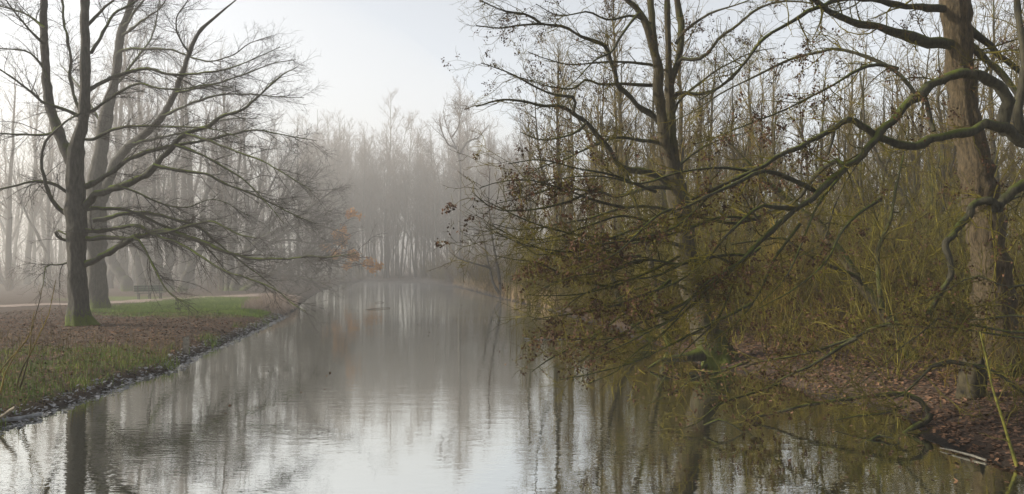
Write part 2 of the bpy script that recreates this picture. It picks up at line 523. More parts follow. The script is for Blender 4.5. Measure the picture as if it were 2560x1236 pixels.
def hero(name, label, cat_, base, trunks, limbs, levels, seed, mats, leaves=None, extra=None, flare=True, group=None, zmin=0.03):
    """trunks/limbs: traced (pts, r). levels: growth of twigs. One 'trunk' per trunk, one 'limb' per limb, one 'crown' of twigs."""
    rng = np.random.RandomState(seed)
    root = empty(name, base)
    tag(root, label, cat_, group)
    for k, (p, r) in enumerate(trunks):
        mesh_obj('trunk' if k == 0 else 'stem', [tubes(p, r, (44 if name == 'thick_trunk_tree' else 30) if k == 0 and flare else 14, 0.10, rng, flare=(seed * 1.3 if (flare and k == 0) else None))], mats[0], root, base)
    for p, r in limbs:
        st_ = grow(res([(p, r)]), rng, dens=.55, tmin=.08, tmax=.85, ang=(40, 80), ln=(.06, .28), wig=.2, n=4, slim=.11, tip=.006, ratio=.7)   # broken stubs and knots
        mesh_obj('limb', [tubes(p, r, 10, 0.20, rng)] + ([tubes(st_[0], st_[1], 6)] if len(st_[0]) else []), mats[1], root, base)
    src = res(list(trunks) + list(limbs))
    tub, cur = [], src
    allt = []
    for k, lv in enumerate(levels):
        lv = dict(lv)
        frm = lv.pop('of', None)
        par = cur
        if frm == 'limbs' and limbs: par = res(limbs)
        if frm == 'all': par = cat(*( [src] + allt))
        cur = keep_above(grow(par, rng, **lv), zmin)
        allt.append(cur)
        tub.append(tubes(cur[0], cur[1], 5 if k == 0 else 3))
    if tub:
        mesh_obj('crown', tub, mats[2], root, base)
    if leaves:
        for nm, cnt, size, mt, lvl in leaves:
            # leaves and cones hang on in clumps of a few
            pts = np.repeat(pick(allt[lvl], rng, cnt // 5, 0.4), 5, 0)
            cl = np.sin(pts[:, 0] * 1.9 + 3 * np.sin(pts[:, 2] * 1.1)) * np.sin(pts[:, 2] * 2.3 + pts[:, 1])
            pts = pts[cl > 0.05] + rng.randn((cl > 0.05).sum(), 3) * size[1] * .7
            mesh_obj(nm, [quads_at(pts, rng, size, 1.4, 0.7)], M[mt], root, base, smooth=False)
    return root, allt

def T(s, *a, **k):
    return trace(s, *a, **k)
rg = np.random.RandomState(5)
GREY = (M['bark_grey'], M['limb_grey'], M['twig_grey'])
ALD = (M['bark_alder'], M['limb_alder'], M['twig_olive'])

# --- the big beech-like tree on the left bank, and the one behind it
bx, by, bz = on_ground(203, 815)
Y = by
tr = [T('205,845,42 203,812,35 201,800,29 199,785,25.5 197,740,23.5 193,690,22.5 191,620,23 190,560,24 188,500,23 187,440,21 188,395,20 196,350,15 208,300,13 214,200,11.5 213,100,10.5 212,0,10 212,-160,8 214,-330,5', 30, 5, Y, Y - .4, n=64, rng=rg, wob_=0.06),
      T('186,410,16 170,388,15 152,345,13 132,290,12 117,220,10.5 111,100,9 108,0,8.5 104,-150,6.5 96,-330,3', 15, 4, Y, Y + 1.5, rng=rg, wob_=0.1)]
lm = [T('208,520 243,486 303,465 356,441 400,400 437,364 465,336 526,311 562,287 607,275 643,243 680,210 708,186 740,170', 11, 1.2, Y, Y - 3.5, rng=rg),
      T('206,470 251,449 307,409 356,385 405,368 485,356 566,340 640,326 720,340 790,352', 7, .8, Y, Y - 2.0, rng=rg),
      T('212,596 267,594 320,598 364,588 425,579 465,567 506,557 530,556 566,571 599,588 639,596', 6.5, 1.5, Y, Y - 3.0, rng=rg),
      T('206,664 243,648 283,624 336,598 364,590 405,579 437,581 481,595 518,612 566,632 619,646 680,648 720,648 770,641 809,644 850,640 890,634', 9, .8, Y, Y - 4, rng=rg),
      T('210,575 259,580 310,566 350,567 388,590 437,604 481,628 518,652 566,680 607,693 655,709 696,729 728,757 765,780', 5, 1.0, Y, Y - 4.5, rng=rg),
      T('210,580 250,576 283,571 336,566 364,575 400,590', 5.5, 1.6, Y, Y - 1.5, rng=rg),
      T('214,523 260,521 307,525 344,535 384,555 437,575 485,600 526,628 560,672 600,712', 5.5, .9, Y, Y + 2.5, rng=rg),
      T('232,552 263,547 299,535 352,531 405,539 465,557 502,571 538,604 574,632 610,660 650,690 690,722', 6, .9, Y + 3, Y + 4, rng=rg),
      T('336,598 350,605 364,632 388,676 405,709 433,741 469,761 498,782', 4, .7, Y - 1.2, Y - 2.6, rng=rg),
      T('384,413 445,425 514,437 566,461 620,482 680,510 740,540 790,560', 5, .8, Y - 2, Y - 3, rng=rg),
      T('300,468 340,480 364,492 405,511 445,519 478,516 520,500 560,505 620,540', 3, .7, Y - 1, Y - 1.5, rng=rg),
      T('437,364 500,385 560,420 610,450 660,500 710,560', 4, .7, Y - 2.4, Y - 3.4, rng=rg),
      T('465,336 520,352 590,380 650,400 720,440 780,478', 4, .7, Y - 2.8, Y - 5, rng=rg),
      T('170,538 158,530 140,512 121,486 110,450 104,395 112,360 130,335 170,300 200,283', 6, 2.2, Y, Y - 2, rng=rg),
      T('172,484 150,470 133,461 100,453 60,460 0,473 -60,480', 4.5, 1.4, Y, Y - 2, rng=rg),
      T('140,318 129,334 95,338 57,338 0,334 -70,345', 3.5, 1.2, Y, Y - 1.5, rng=rg),
      T('200,292 160,272 113,259 80,232 53,210 0,174 -60,140', 5, 1.4, Y, Y - 3, rng=rg),
      T('116,195 101,160 69,130 30,124 -30,118', 3.5, 1, Y, Y - 1, rng=rg), T('112,70 69,36 0,16 -60,0', 3.5, 1, Y, Y + 1, rng=rg),
      T('172,601 150,596 138,584 146,579 166,588', 4.5, 2, Y, Y - .8, rng=rg), T('172,656 150,663 117,664 111,690 108,715', 2.6, .8, Y, Y - 1, rng=rg),
      T('214,232 263,202 307,186 364,172 425,186 477,186 546,178 591,166 647,142 700,118', 5.5, .8, Y, Y - 2, rng=rg),
      T('216,130 231,128 259,81 283,40 316,16 344,0 400,-60', 5, 1.5, Y, Y + 1.5, rng=rg),
      T('204,295 180,225 174,130 158,36 150,-60', 4.5, 2.5, Y, Y + 1, rng=rg),
      T('210,285 240,272 279,243 307,227 348,210 400,222 465,222 520,212 580,220', 4.5, .8, Y, Y - 2, rng=rg),
      T('200,350 240,345 290,320 350,316 420,318 480,318 540,325 600,345', 4.5, .8, Y, Y - 3, rng=rg),
      T('214,70 260,20 330,-30 420,-60', 4, 1, Y, Y - 2, rng=rg), T('110,110 60,60 0,-20', 4, 1, Y, Y - 2, rng=rg)]
LV = [dict(of='limbs', dens=5.5, tmin=.10, ang=(22, 55), ln=(0.7, 3.0), wig=.10, trop=(0.05, 0, -.035), flat=.45, n=9, slim=.007, tip=.004),
      dict(dens=6.5, tmin=.1, ang=(25, 55), ln=(.35, 1.2), wig=.13, trop=(0.03, 0, .0), flat=.5, n=6, tip=.0036, slim=.005),
      dict(dens=7.0, tmin=.15, ang=(25, 60), ln=(.15, .55), wig=.15, trop=(0, 0, .02), flat=.7, n=4, tip=.003, slim=.004)]
hero('tall_bare_tree', 'tall forked bare tree with bright moss around its foot, nearest trunk on the left bank', 'tree', (bx, by, bz), tr, lm, LV, 11, GREY)

bx, by, bz = on_ground(245, 774)
Y = by
tr = [T('245,800,32 245,773,28 244,740,24 243,690,22 241,600,22 240,520,21 243,445,19 257,344,15 271,263,13 287,202,11 295,133,10 303,81,9 324,20,8 345,-80,6 370,-220,3', 26, 4, Y, Y, n=56, rng=rg, wob_=.06),
      T('256,500,12 275,445,11 291,405,10.5 324,364,10 364,336,9 405,291,8 437,235,7 453,190,6.5 473,133,5.5 498,81,4.5 542,40,3 590,0,1.5', 11, 2, Y, Y - 4, rng=rg, wob_=.15)]
lm = [T('290,180 299,130 364,123 425,125 477,142 526,154 583,138 623,109 680,90', 4.5, .7, Y, Y - 3, rng=rg),
      T('473,133 450,100 440,50 470,0 480,-40', 3, 1, Y - 3, Y - 5, rng=rg), T('440,232 520,215 600,190 680,160 740,150', 3.5, .7, Y - 3, Y - 5, rng=rg),
      T('405,291 470,262 540,240 610,235 690,242 760,245', 4, .7, Y - 2, Y - 4, rng=rg), T('300,95 345,60 400,20 440,-40', 4, 1, Y, Y - 2, rng=rg),
      T('330,360 400,345 470,330 560,300 640,296', 4, .7, Y - 2, Y - 2, rng=rg), T('262,320 230,270 200,220 150,160', 4, 1, Y, Y + 3, rng=rg),
      T('305,75 360,0 430,-50', 4, 1, Y, Y - 2, rng=rg), T('280,230 330,160 380,90 400,0', 4, 1.4, Y, Y + 3, rng=rg)]
LV2 = [dict(of='limbs', dens=5.0, tmin=.1, ang=(25, 60), ln=(0.9, 3.2), wig=.12, trop=(0.03, 0, -.01), flat=.5, n=8, slim=.007, tip=.005),
       dict(of=None, dens=5.5, tmin=.1, ang=(25, 55), ln=(.5, 1.4), wig=.14, trop=(0.02, 0, .01), flat=.6, n=6, tip=.0045, slim=.005),
       dict(dens=5.5, tmin=.15, ang=(25, 60), ln=(.2, .7), wig=.16, trop=(0, 0, .02), flat=.8, n=4, tip=.004, slim=.004)]
hero('tall_bare_tree', 'second grey trunk standing by the path just behind the big mossy-footed tree', 'tree', (bx, by, bz), tr, lm, LV2, 12, GREY)

# --- clumps of leaning stems beyond the path
def clump(label, basepx, trunks, seed, top=360, lv=None, trop=(0.03, 0, .02)):
    bx, by, bz = on_ground(*basepx)
    Y = by
    r_ = np.random.RandomState(seed)
    tr = [T(s, r0, min(r1, .8), Y, Y + dy, rng=r_, wob_=.15) for s, r0, r1, dy in trunks]
    lv = lv or [dict(dens=2.2, tmin=.28, ang=(25, 60), ln=(2.0, 6.0), wig=.13, trop=trop, flat=.9, n=9, slim=.010, tip=.012),
                dict(dens=2.8, tmin=.15, ang=(25, 60), ln=(.9, 2.4), wig=.15, trop=(0.02, 0, .01), flat=.8, n=6, tip=.008, slim=.006),
                dict(dens=3.4, tmin=.15, ang=(25, 60), ln=(.4, 1.1), wig=.16, trop=(0, 0, .02), n=4, tip=.0065, slim=.004)]
    return hero('multi_stem_tree', label, 'tree', (bx, by, bz), tr, [], lv, seed, (M['bark_grey'], M['limb_grey'], M['twig_grey']), flare=False)
clump('clump of leaning grey trunks fanning out behind the green bench', (385, 730),
      [('321,735 315,705 291,672 272,626 266,560 268,480 262,400 250,330', 15, 4, 2), ('358,735 352,700 343,657 328,607 318,552 321,503 330,420 340,330', 12, 4, 0),
       ('383,738 378,700 361,644 340,604 315,552 300,500 280,420', 12, 3, -3), ('395,738 398,657 392,614 383,564 383,503 386,441 388,330 395,250', 11, 4, 3),
       ('406,738 410,705 420,675 432,632 434,595 435,534 437,488 432,441 436,411 450,380 470,320', 13, 4, 0), ('432,735 423,690 418,640 410,580 408,500 412,420', 8, 3, 2)], 21)
clump('single leaning dark trunk rising to the right of the bench', (457, 729),
      [('452,742 462,705 475,675 494,638 512,600 510,565 506,534 512,497 527,466 555,429 570,386 590,330', 13, 3, -2), ('524,470 521,420 512,380 500,320', 6, 2, 2), ('470,690 473,650 476,620', 5, 3, 0)], 22)
clump('broad many-stemmed tree sweeping low over the water beyond the lawn', (577, 727),
      [('555,740 552,657 547,564 546,503 545,380', 9, 3, 3), ('570,740 577,641 586,564 589,497 598,411 610,330', 12, 3, 0),
       ('580,738 604,666 623,626 660,595 700,574 740,545 800,500 840,470', 12, 2, -4), ('590,735 629,712 650,703 675,687 700,675 760,640 820,612', 7, 1.5, -8),
       ('612,650 629,580 660,503 700,420 730,370', 7, 2, 4), ('590,700 640,640 700,590 770,555 840,520', 6, 1.5, -6), ('640,612 690,540 730,470 760,410', 6, 1.5, 0),
       ('600,720 660,690 720,690 780,700 830,720', 5, 1.2, -10), ('700,574 760,560 820,570 870,590', 4, 1, -6), ('590,690 620,610 640,530 650,450 655,380', 7, 2, 2), ('604,666 660,620 720,600 790,610 850,600', 5, 1.2, -5), ('623,626 680,540 750,480 800,420', 6, 1.5, -2), ('650,703 720,660 790,650 860,660', 4, 1, -9), ('660,595 700,520 720,440 740,390', 5, 1.5, 3)], 23,
      lv=[dict(dens=4.2, tmin=.22, ang=(20, 60), ln=(1.5, 5.0), wig=.12, trop=(0.06, 0, .0), flat=.9, n=9, slim=.009, tip=.011),
          dict(dens=4.4, tmin=.12, ang=(25, 60), ln=(.8, 2.4), wig=.14, trop=(0.03, 0, -.01), flat=.8, n=6, tip=.008, slim=.006),
          dict(dens=4.4, tmin=.15, ang=(25, 60), ln=(.4, 1.0), wig=.16, trop=(0, 0, .0), n=4, tip=.0065, slim=.004)])

# --- the alder at the water's edge on the right
bx, by, bz = on_ground(1795, 910)
Y = by
tr = [T('1806,960,52 1798,905,44 1778,860,36 1765,830,33 1748,780,32 1736,740,31 1727,700,30 1713,620,29 1702,540,27 1694,470,25 1684,400,15 1678,330,12 1674,250,11 1672,180,9 1670,100,7.5 1668,0,7 1664,-150,5 1660,-320,2', 40, 4, Y, Y, n=70, rng=rg, wob_=.08),
      T('1690,460,17 1673,396,14 1660,340,14 1650,243,13 1645,170,12 1631,117,11 1615,61,9 1595,24,8 1567,0,7 1520,-60,5 1470,-150,2', 14, 4, Y, Y - 1.5, rng=rg, wob_=.15),
      T('1643,165,9 1636,120,9 1632,81,8.5 1627,0,8 1624,-120,6 1618,-300,3', 9, 4, Y - .8, Y, rng=rg, wob_=.15),
      T('1676,215,9 1684,185,9 1697,146,9 1703,81,9 1698,25,8.5 1690,-20,7 1684,-140,5 1682,-300,2', 9, 4, Y, Y + 1, rng=rg, wob_=.15)]
lm = [T('1668,455 1640,440 1615,429 1571,423 1542,409 1518,368 1494,336 1466,307 1429,279 1393,265 1352,265 1312,255 1251,251 1190,267', 10, 1.5, Y, Y - 4, rng=rg),
      T('1431,280 1438,262 1441,247 1410,240 1377,235 1332,214 1271,182 1203,158', 4.5, 1, Y - 2.9, Y - 4.5, rng=rg),
      T('1650,310 1635,291 1595,259 1546,218 1538,190 1526,150 1510,113 1474,99 1441,85 1401,67 1352,61 1304,63 1251,71 1190,65', 8.5, 1.2, Y, Y - 3, rng=rg),
      T('1352,60 1344,53 1320,36 1271,30 1231,16 1180,-10', 4, 1, Y - 2.2, Y - 3.2, rng=rg), T('1640,165 1587,158 1514,156 1433,162 1372,150 1320,130', 4, 1, Y, Y - 2, rng=rg),
      T('1648,214 1600,212 1554,210 1500,212 1465,200 1433,222 1377,218 1328,202 1271,186', 5, 1, Y, Y - 3, rng=rg), T('1466,307 1440,330 1400,345 1350,350 1300,330', 4, 1, Y - 2.5, Y - 3, rng=rg),
      T('1690,162 1704,148 1745,150 1777,125 1805,89 1838,69 1874,36 1900,20 1960,3 2030,10', 5, 2, Y, Y - 2, rng=rg), T('1690,110 1708,81 1757,44 1805,24 1854,8 1920,-20', 4, 1.2, Y, Y - 2, rng=rg),
      T('1682,250 1692,231 1737,235 1781,227 1830,194 1858,162 1880,130 1900,105 1930,80', 6, 2, Y, Y - 1, rng=rg), T('1682,290 1700,250 1757,202 1817,162 1880,132 1940,120', 4, 1, Y, Y + 1, rng=rg),
      T('1625,60 1580,40 1520,50 1470,30 1400,40 1340,10', 4, 1, Y - .8, Y - 2.5, rng=rg), T('1600,30 1560,80 1530,130 1490,150 1440,200 1400,230', 4, 1, Y - 1, Y - 4, rng=rg),
      T('1660,360 1600,350 1540,345 1470,370 1410,400 1350,420 1290,460', 5, 1, Y, Y - 4.5, rng=rg), T('1690,470 1620,470 1560,490 1480,480 1400,470 1320,490 1240,510', 6, 1, Y, Y - 4.5, rng=rg),
      T('1700,540 1640,520 1560,520 1480,545 1400,560 1310,575 1230,560', 5, 1, Y, Y - 4, rng=rg), T('1690,420 1740,380 1800,350 1870,330', 4, 1, Y, Y + 2, rng=rg),
      T('1715,620 1650,605 1570,610 1480,640 1400,650 1330,700', 5, 1, Y, Y - 3.5, rng=rg), T('1740,740 1680,710 1600,720 1520,760 1450,770', 4, 1, Y, Y - 3, rng=rg),
      T('1785,880 1745,890 1700,893 1655,902 1620,922', 20, 2, Y, Y - .8, rng=rg), T('1805,890 1840,908 1880,928 1915,950', 20, 2, Y, Y - .8, rng=rg), T('1788,890 1768,912 1745,935', 18, 2, Y, Y - .5, rng=rg)]
LA = [dict(of='limbs', dens=.6, tmin=.15, tmax=.85, ang=(20, 60), ln=(1.0, 2.8), wig=.16, trop=(-.03, 0, .0), flat=.9, n=14, slim=.0065, tip=.005, ratio=.5),
      dict(of='all', dens=4.4, tmin=.12, ang=(30, 65), ln=(0.5, 1.8), wig=.22, trop=(-.05, 0, .0), flat=.8, n=8, slim=.008, tip=.0045),
      dict(dens=5.0, tmin=.1, ang=(30, 65), ln=(.3, .9), wig=.24, trop=(-.03, 0, .02), n=6, tip=.0035, slim=.006),
      dict(dens=7.0, tmin=.15, ang=(30, 65), ln=(.1, .4), wig=.24, trop=(0, 0, .03), n=4, tip=.003, slim=.005)]
hero('waterside_tree', 'tall many-stemmed tree with dark flared roots at the edge of the right bank', 'tree', (bx, by, bz), tr, lm, LA, 31, ALD,
     leaves=[('dead_leaves', 18000, (.022, .048), 'dead_leaf', 3)])

for base, s, r0, r1, dy, lab, sd in (
        ((1676, 862), '1680,885 1670,845 1655,800 1643,753 1633,700 1627,652 1618,610 1607,583 1590,520 1570,450 1560,380', 12, 4, 1, 'thin mossy trunk leaning left just behind the big waterside tree', 41),
        ((1640, 850), '1645,870 1620,840 1587,814 1560,770 1540,720 1526,676 1520,620 1500,560 1490,500', 11, 3, 0, 'mossy trunk leaning furthest left over the water behind the waterside tree', 42)):
    bx, by, bz = on_ground(*base)
    r_ = np.random.RandomState(sd)
    hero('leaning_tree', lab, 'tree', (bx, by, bz), [T(s, r0, r1, by, by + dy, rng=r_, wob_=.2)], [],
         [dict(dens=2.6, tmin=.2, ang=(35, 70), ln=(.7, 2.6), wig=.2, trop=(-.04, 0, .02), n=8, slim=.008, tip=.005),
          dict(dens=4.0, tmin=.1, ang=(30, 65), ln=(.3, 1.0), wig=.22, n=5, tip=.004, slim=.006), dict(dens=4.5, tmin=.1, ang=(30, 65), ln=(.12, .4), wig=.22, n=4, tip=.0035, slim=.005)],
         sd, ALD, flare=False, leaves=[('dead_leaves', 2500, (.025, .05), 'dead_leaf', 2)])

# --- the big oak-like trunk at the right
bx, by, bz = on_ground(2495, 935)
Y = by
tr = [T('2500,980,66 2496,930,58 2490,870,50 2488,814,47 2480,693,44 2463,571,40 2447,500,39 2439,405,37 2415,303,34 2403,202,32 2395,121,31 2387,0,33 2384,-120,26 2390,-280,15', 50, 10, Y, Y, n=60, rng=rg, wob_=.05)]
lm = [T('2385,125 2362,112 2318,101 2245,89 2188,69 2132,53 2083,32 2030,0 1980,-40 1920,-60', 15, 5, Y, Y - 2, rng=rg),
      T('2385,35 2358,24 2306,18 2245,14 2184,2 2120,-2 2059,12 2027,24 1995,45 1962,65 1909,97 1869,150 1830,190 1800,218 1750,250', 10, 1.5, Y, Y - 3, rng=rg),
      T('2410,60 2431,72 2467,105 2510,150 2560,190 2610,240', 9, 5, Y, Y + 1, rng=rg), T('2410,105 2435,120 2488,170 2528,214 2552,246 2600,300', 10, 5, Y, Y - 1, rng=rg),
      T('2400,-20 2460,-50 2540,-40', 8, 4, Y, Y, rng=rg), T('2440,520 2520,500 2600,480', 5, 2, Y, Y + 2, rng=rg)]
LO = [dict(of='limbs', dens=5.0, tmin=.1, ang=(35, 75), ln=(0.5, 2.6), wig=.24, trop=(-.02, 0, .02), n=8, slim=.009, tip=.005),
      dict(dens=6.5, tmin=.1, ang=(30, 65), ln=(.3, 1.1), wig=.26, n=6, tip=.004, slim=.006),
      dict(dens=6.5, tmin=.15, ang=(30, 65), ln=(.12, .4), wig=.25, n=4, tip=.0032, slim=.005)]
hero('thick_trunk_tree', 'thick ridged tan trunk with heavy limbs rising at the right of the wood', 'tree', (bx, by, bz), tr, lm, LO, 51, (M['bark_oak'], M['limb_alder'], M['twig_olive']),
     leaves=[('dead_leaves', 4000, (.018, .04), 'dead_leaf', 2)])

# --- the tree whose crooked limbs arch in from the right edge
Y = 15.6
bx = (2660 - CX) * Y / F; bz = gz(bx, Y)
tr = [T('2665,1010,34 2660,900,30 2650,760,26 2640,640,24 2625,520,22 2605,430,18 2580,370,16', 30, 15, Y, Y, rng=rg, wob_=.1)]
EXTRA = ('1900,540 1830,560 1720,540 1640,560 1560,600 1480,640 1420,660', '1900,551 1800,545 1700,580 1600,600 1500,612 1420,618 1350,640 1290,600', '1700,640 1600,690 1520,720 1450,735 1380,740 1320,738',
         '1676,700 1600,760 1540,800 1480,850 1440,870', '1820,690 1750,750 1680,800 1600,830 1500,850 1420,848', '1640,560 1560,540 1480,560 1400,590 1330,600 1250,590', '1500,470 1400,510 1330,525 1260,528 1220,515 1180,480',
         '1615,560 1520,600 1440,630 1370,625 1300,610 1240,580', '1900,620 1800,700 1720,770 1650,840 1590,880 1540,930 1470,960', '1880,760 1800,800 1700,850 1600,900 1500,930 1400,950', '1900,600 1840,690 1800,790 1740,850 1690,900 1640,980',
         '2000,560 1940,640 1900,730 1850,800 1790,850', '2100,440 2040,520 2000,620 1960,700 1900,760', '2200,500 2120,560 2060,660 1990,720 1900,770', '1780,640 1700,660 1610,650 1530,680 1440,690 1360,720', '1560,520 1480,500 1400,470 1320,450 1250,455 1200,470', '1600,640 1500,650 1400,640 1300,600 1220,560', '1560,600 1450,590 1370,570 1290,540 1210,500', '1540,720 1440,700 1350,660 1290,650 1240,640',
         '1560,760 1470,780 1390,790 1330,800', '1500,830 1430,870 1370,900 1330,930', '1640,480 1540,440 1440,420 1350,400 1270,410')
lm = [T(q_, 4.2, 1.0, Y - .6 - .25 * (k_ % 4), Y - 2.4 - .3 * (k_ % 5), rng=rg) for k_, q_ in enumerate(EXTRA)] + [
      T('2600,420 2575,365 2528,330 2480,311 2431,324 2374,336 2334,344 2294,360 2245,358 2196,344 2164,324 2116,303 2083,320 2027,356 1962,384 1881,429 1800,465 1730,500', 16, 3, Y, Y - 1.5, n=60, rng=rg),
      T('2514,330 2508,305 2517,280 2518,251 2498,218 2467,194 2427,186 2378,186 2346,202 2314,231 2277,259 2241,287 2205,320 2180,360 2152,392 2116,421 2083,445 2043,482 1994,523 1936,570 1892,610 1861,644 1812,685 1750,735 1680,775 1600,808 1500,868 1430,920', 15, 1.5, Y, Y - 2.5, n=80, rng=rg, wob_=.5),
      T('2116,421 2083,404 2040,440 2000,492 1974,507 1920,530 1881,543 1800,551', 7, 2.5, Y - .8, Y + 1, rng=rg),
      T('1994,523 1940,520 1900,515 1860,550 1817,587 1781,632 1736,676 1676,713 1600,740 1520,770', 6, 1, Y - 1.2, Y - 3, rng=rg),
      T('1900,560 1838,458', 3, 2, Y - 1, Y - 1, rng=rg), T('2043,482 1960,440 1900,430 1838,458 1757,494 1712,519 1664,527 1623,555 1580,600 1530,640 1440,680', 7, 1.2, Y - 1, Y - 3.5, rng=rg),
      T('1940,570 1900,600 1858,648 1817,676 1757,713 1708,773 1676,802 1615,834 1560,862 1480,900', 5, 1, Y - 1.4, Y - 3.5, rng=rg),
      T('2312,243 2320,270 2330,310 2336,332', 5, 6, Y - .5, Y - .5, rng=rg),
      T('2316,240 2298,243 2277,218 2245,182 2205,158 2164,142 2124,129 2083,121 2043,133 1982,146 1921,174 1840,214 1800,235 1740,275 1690,300', 6, 1.4, Y - .5, Y + 1.5, rng=rg),
      T('2245,172 2196,162 2144,174 2083,214 2023,243 1962,275 1881,307 1800,340 1740,360', 4.5, 1.2, Y, Y - 2, rng=rg),
      T('2650,430 2560,462 2528,482 2503,507 2496,527 2484,511 2463,500 2439,511 2419,543 2387,579 2366,604 2368,632 2378,664 2370,701 2346,741 2320,790', 14, 6, Y, Y - .8, n=60, rng=rg, wob_=.25),
      T('2610,400 2560,340 2548,290 2552,226 2560,150 2548,60 2540,-60', 13, 7, Y, Y + .6, rng=rg),
      T('2083,320 2080,350 2070,388', 6, 3, Y - .8, Y - .8, rng=rg), T('1870,640 1800,640 1700,660 1600,650 1500,690 1400,700 1330,740', 4, .8, Y - 1.5, Y - 3, rng=rg),
      T('1881,429 1800,420 1700,430 1600,460 1500,440 1380,450 1260,480', 4, .8, Y - 1, Y - 2, rng=rg), T('1800,465 1700,560 1620,590 1500,610 1400,600 1300,620', 4, .8, Y - 1.3, Y - 3, rng=rg),
      T('1830,660 1760,640 1640,690 1560,700 1450,740 1380,800 1320,790', 3.5, .8, Y - 1.8, Y - 3, rng=rg), T('2200,330 2100,480 2060,600 2000,640 1900,680', 3, .8, Y, Y + 1, rng=rg)]
LR = [dict(of='limbs', dens=.55, tmin=.2, tmax=.9, ang=(18, 55), ln=(.8, 2.4), wig=.16, trop=(-.04, 0, -.02), flat=.9, n=14, slim=.0065, tip=.005, ratio=.5),
      dict(of='all', dens=4.8, tmin=.12, ang=(30, 65), ln=(0.4, 1.6), wig=.24, trop=(-.03, 0, -.01), flat=.9, n=8, slim=.009, tip=.0055),
      dict(dens=5.2, tmin=.1, ang=(30, 65), ln=(.2, .8), wig=.26, trop=(-.02, 0, .0), n=6, tip=.0045, slim=.006),
      dict(dens=5.0, tmin=.15, ang=(30, 65), ln=(.08, .3), wig=.25, n=4, tip=.0036, slim=.005)]
hero('arching_tree', 'crooked mossy tree arching its long limbs across the right side towards the water', 'tree', (bx, Y, bz), tr, lm, LR, 61, (M['bark_alder'], M['limb_alder'], M['twig_olive']),
     leaves=[('dead_leaves', 26000, (.022, .05), 'dead_leaf', 2)])

# --- inner trees between the waterside tree and the thick trunk
for base, trunks, lab, sd in (
        ((2277, 900), [('2290,930,17 2277,895,16 2204,774,14 2152,713,13 2124,664,12 2083,612,11 2043,559,10.5 1994,523,9 1921,458,7 1860,400,5 1800,330,2', 12, 5, 3), ('2152,713 2143,693 2083,668 2023,640 1982,608 1954,596 1881,604 1830,612', 5.5, 2, -2), ('2204,774 2196,690 2196,624 2225,551 2241,466 2260,380', 7, 2.5, 2)],
         'dark trunk leaning steeply left between the waterside tree and the thick trunk', 71),
        ((2350, 770), [('2352,790 2334,713 2302,632 2277,531 2245,470 2213,430 2180,360 2150,280', 10, 3, 1), ('2302,632 2320,560 2330,480 2320,400', 6, 2, 2)], 'slimmer trunk leaning left close beside the thick trunk', 72),
        ((2405, 800), [('2408,830 2403,760 2396,640 2399,550 2405,450 2400,360 2410,250', 8, 3, 2)], 'straight slim dark tree directly left of the thick trunk', 73),
        ((2190, 780), [('2195,800 2185,740 2170,640 2160,540 2150,420 2160,300 2150,180', 6, 2, 2)], 'upright slim tree seen through the gap left of the crooked limbs', 74),
        ((2060, 785), [('2062,800 2040,700 2030,600 2050,500 2040,400 2060,300', 5, 2, 2)], 'mossy slim tree standing between the crooked limbs and the steep leaning trunk', 76),
        ((2120, 775), [('2118,790 2130,680 2170,600 2200,520 2210,430 2250,330', 5, 2, 2), ('2140,660 2120,560 2090,480', 3, 1.2, 1)], 'slim forked tree leaning right behind the steep leaning trunk', 77),
        ((1960, 790), [('1962,805 1940,700 1930,600 1950,500 1935,380 1940,280', 5, 2, 1)], 'slim wavering tree to the right of the waterside tree', 78),
        ((2240, 765), [('2238,780 2260,660 2290,580 2330,480 2350,380', 5, 2, 2)], 'slim tree leaning right towards the thick trunk', 79),
        ((2010, 775), [('2012,790 1980,690 1920,620 1850,560 1780,520 1700,500', 6, 2, -2)], 'low mossy tree leaning far left across the back of the waterside tree', 80),
        ((2300, 805), [('2302,820 2280,720 2230,640 2160,590 2090,560 2020,560', 6, 2, -1)], 'bowed mossy tree arching left in front of the thick trunk', 81),
        ((1862, 800), [('1862,830 1858,740 1862,640 1858,540 1865,440 1872,340', 6, 2, 2)], 'thin upright tree right behind the waterside tree', 75)):
    bx, by, bz = on_ground(*base)
    r_ = np.random.RandomState(sd)
    hero('inner_tree', lab, 'tree', (bx, by, bz), [T(s, r0, r1, by, by + dy, rng=r_, wob_=.2) for s, r0, r1, dy in trunks], [],
         [dict(dens=4.4, tmin=.12, ang=(35, 75), ln=(.7, 3.0), wig=.2, trop=(0, 0, .04), n=8, slim=.008, tip=.006),
          dict(dens=6.0, tmin=.1, ang=(30, 65), ln=(.3, 1.1), wig=.22, n=5, tip=.0045, slim=.006), dict(dens=6.0, tmin=.1, ang=(30, 65), ln=(.12, .45), wig=.22, n=4, tip=.0036, slim=.005)],
         sd, ALD, flare=False, leaves=[('dead_leaves', 2000, (.025, .05), 'dead_leaf', 2)])

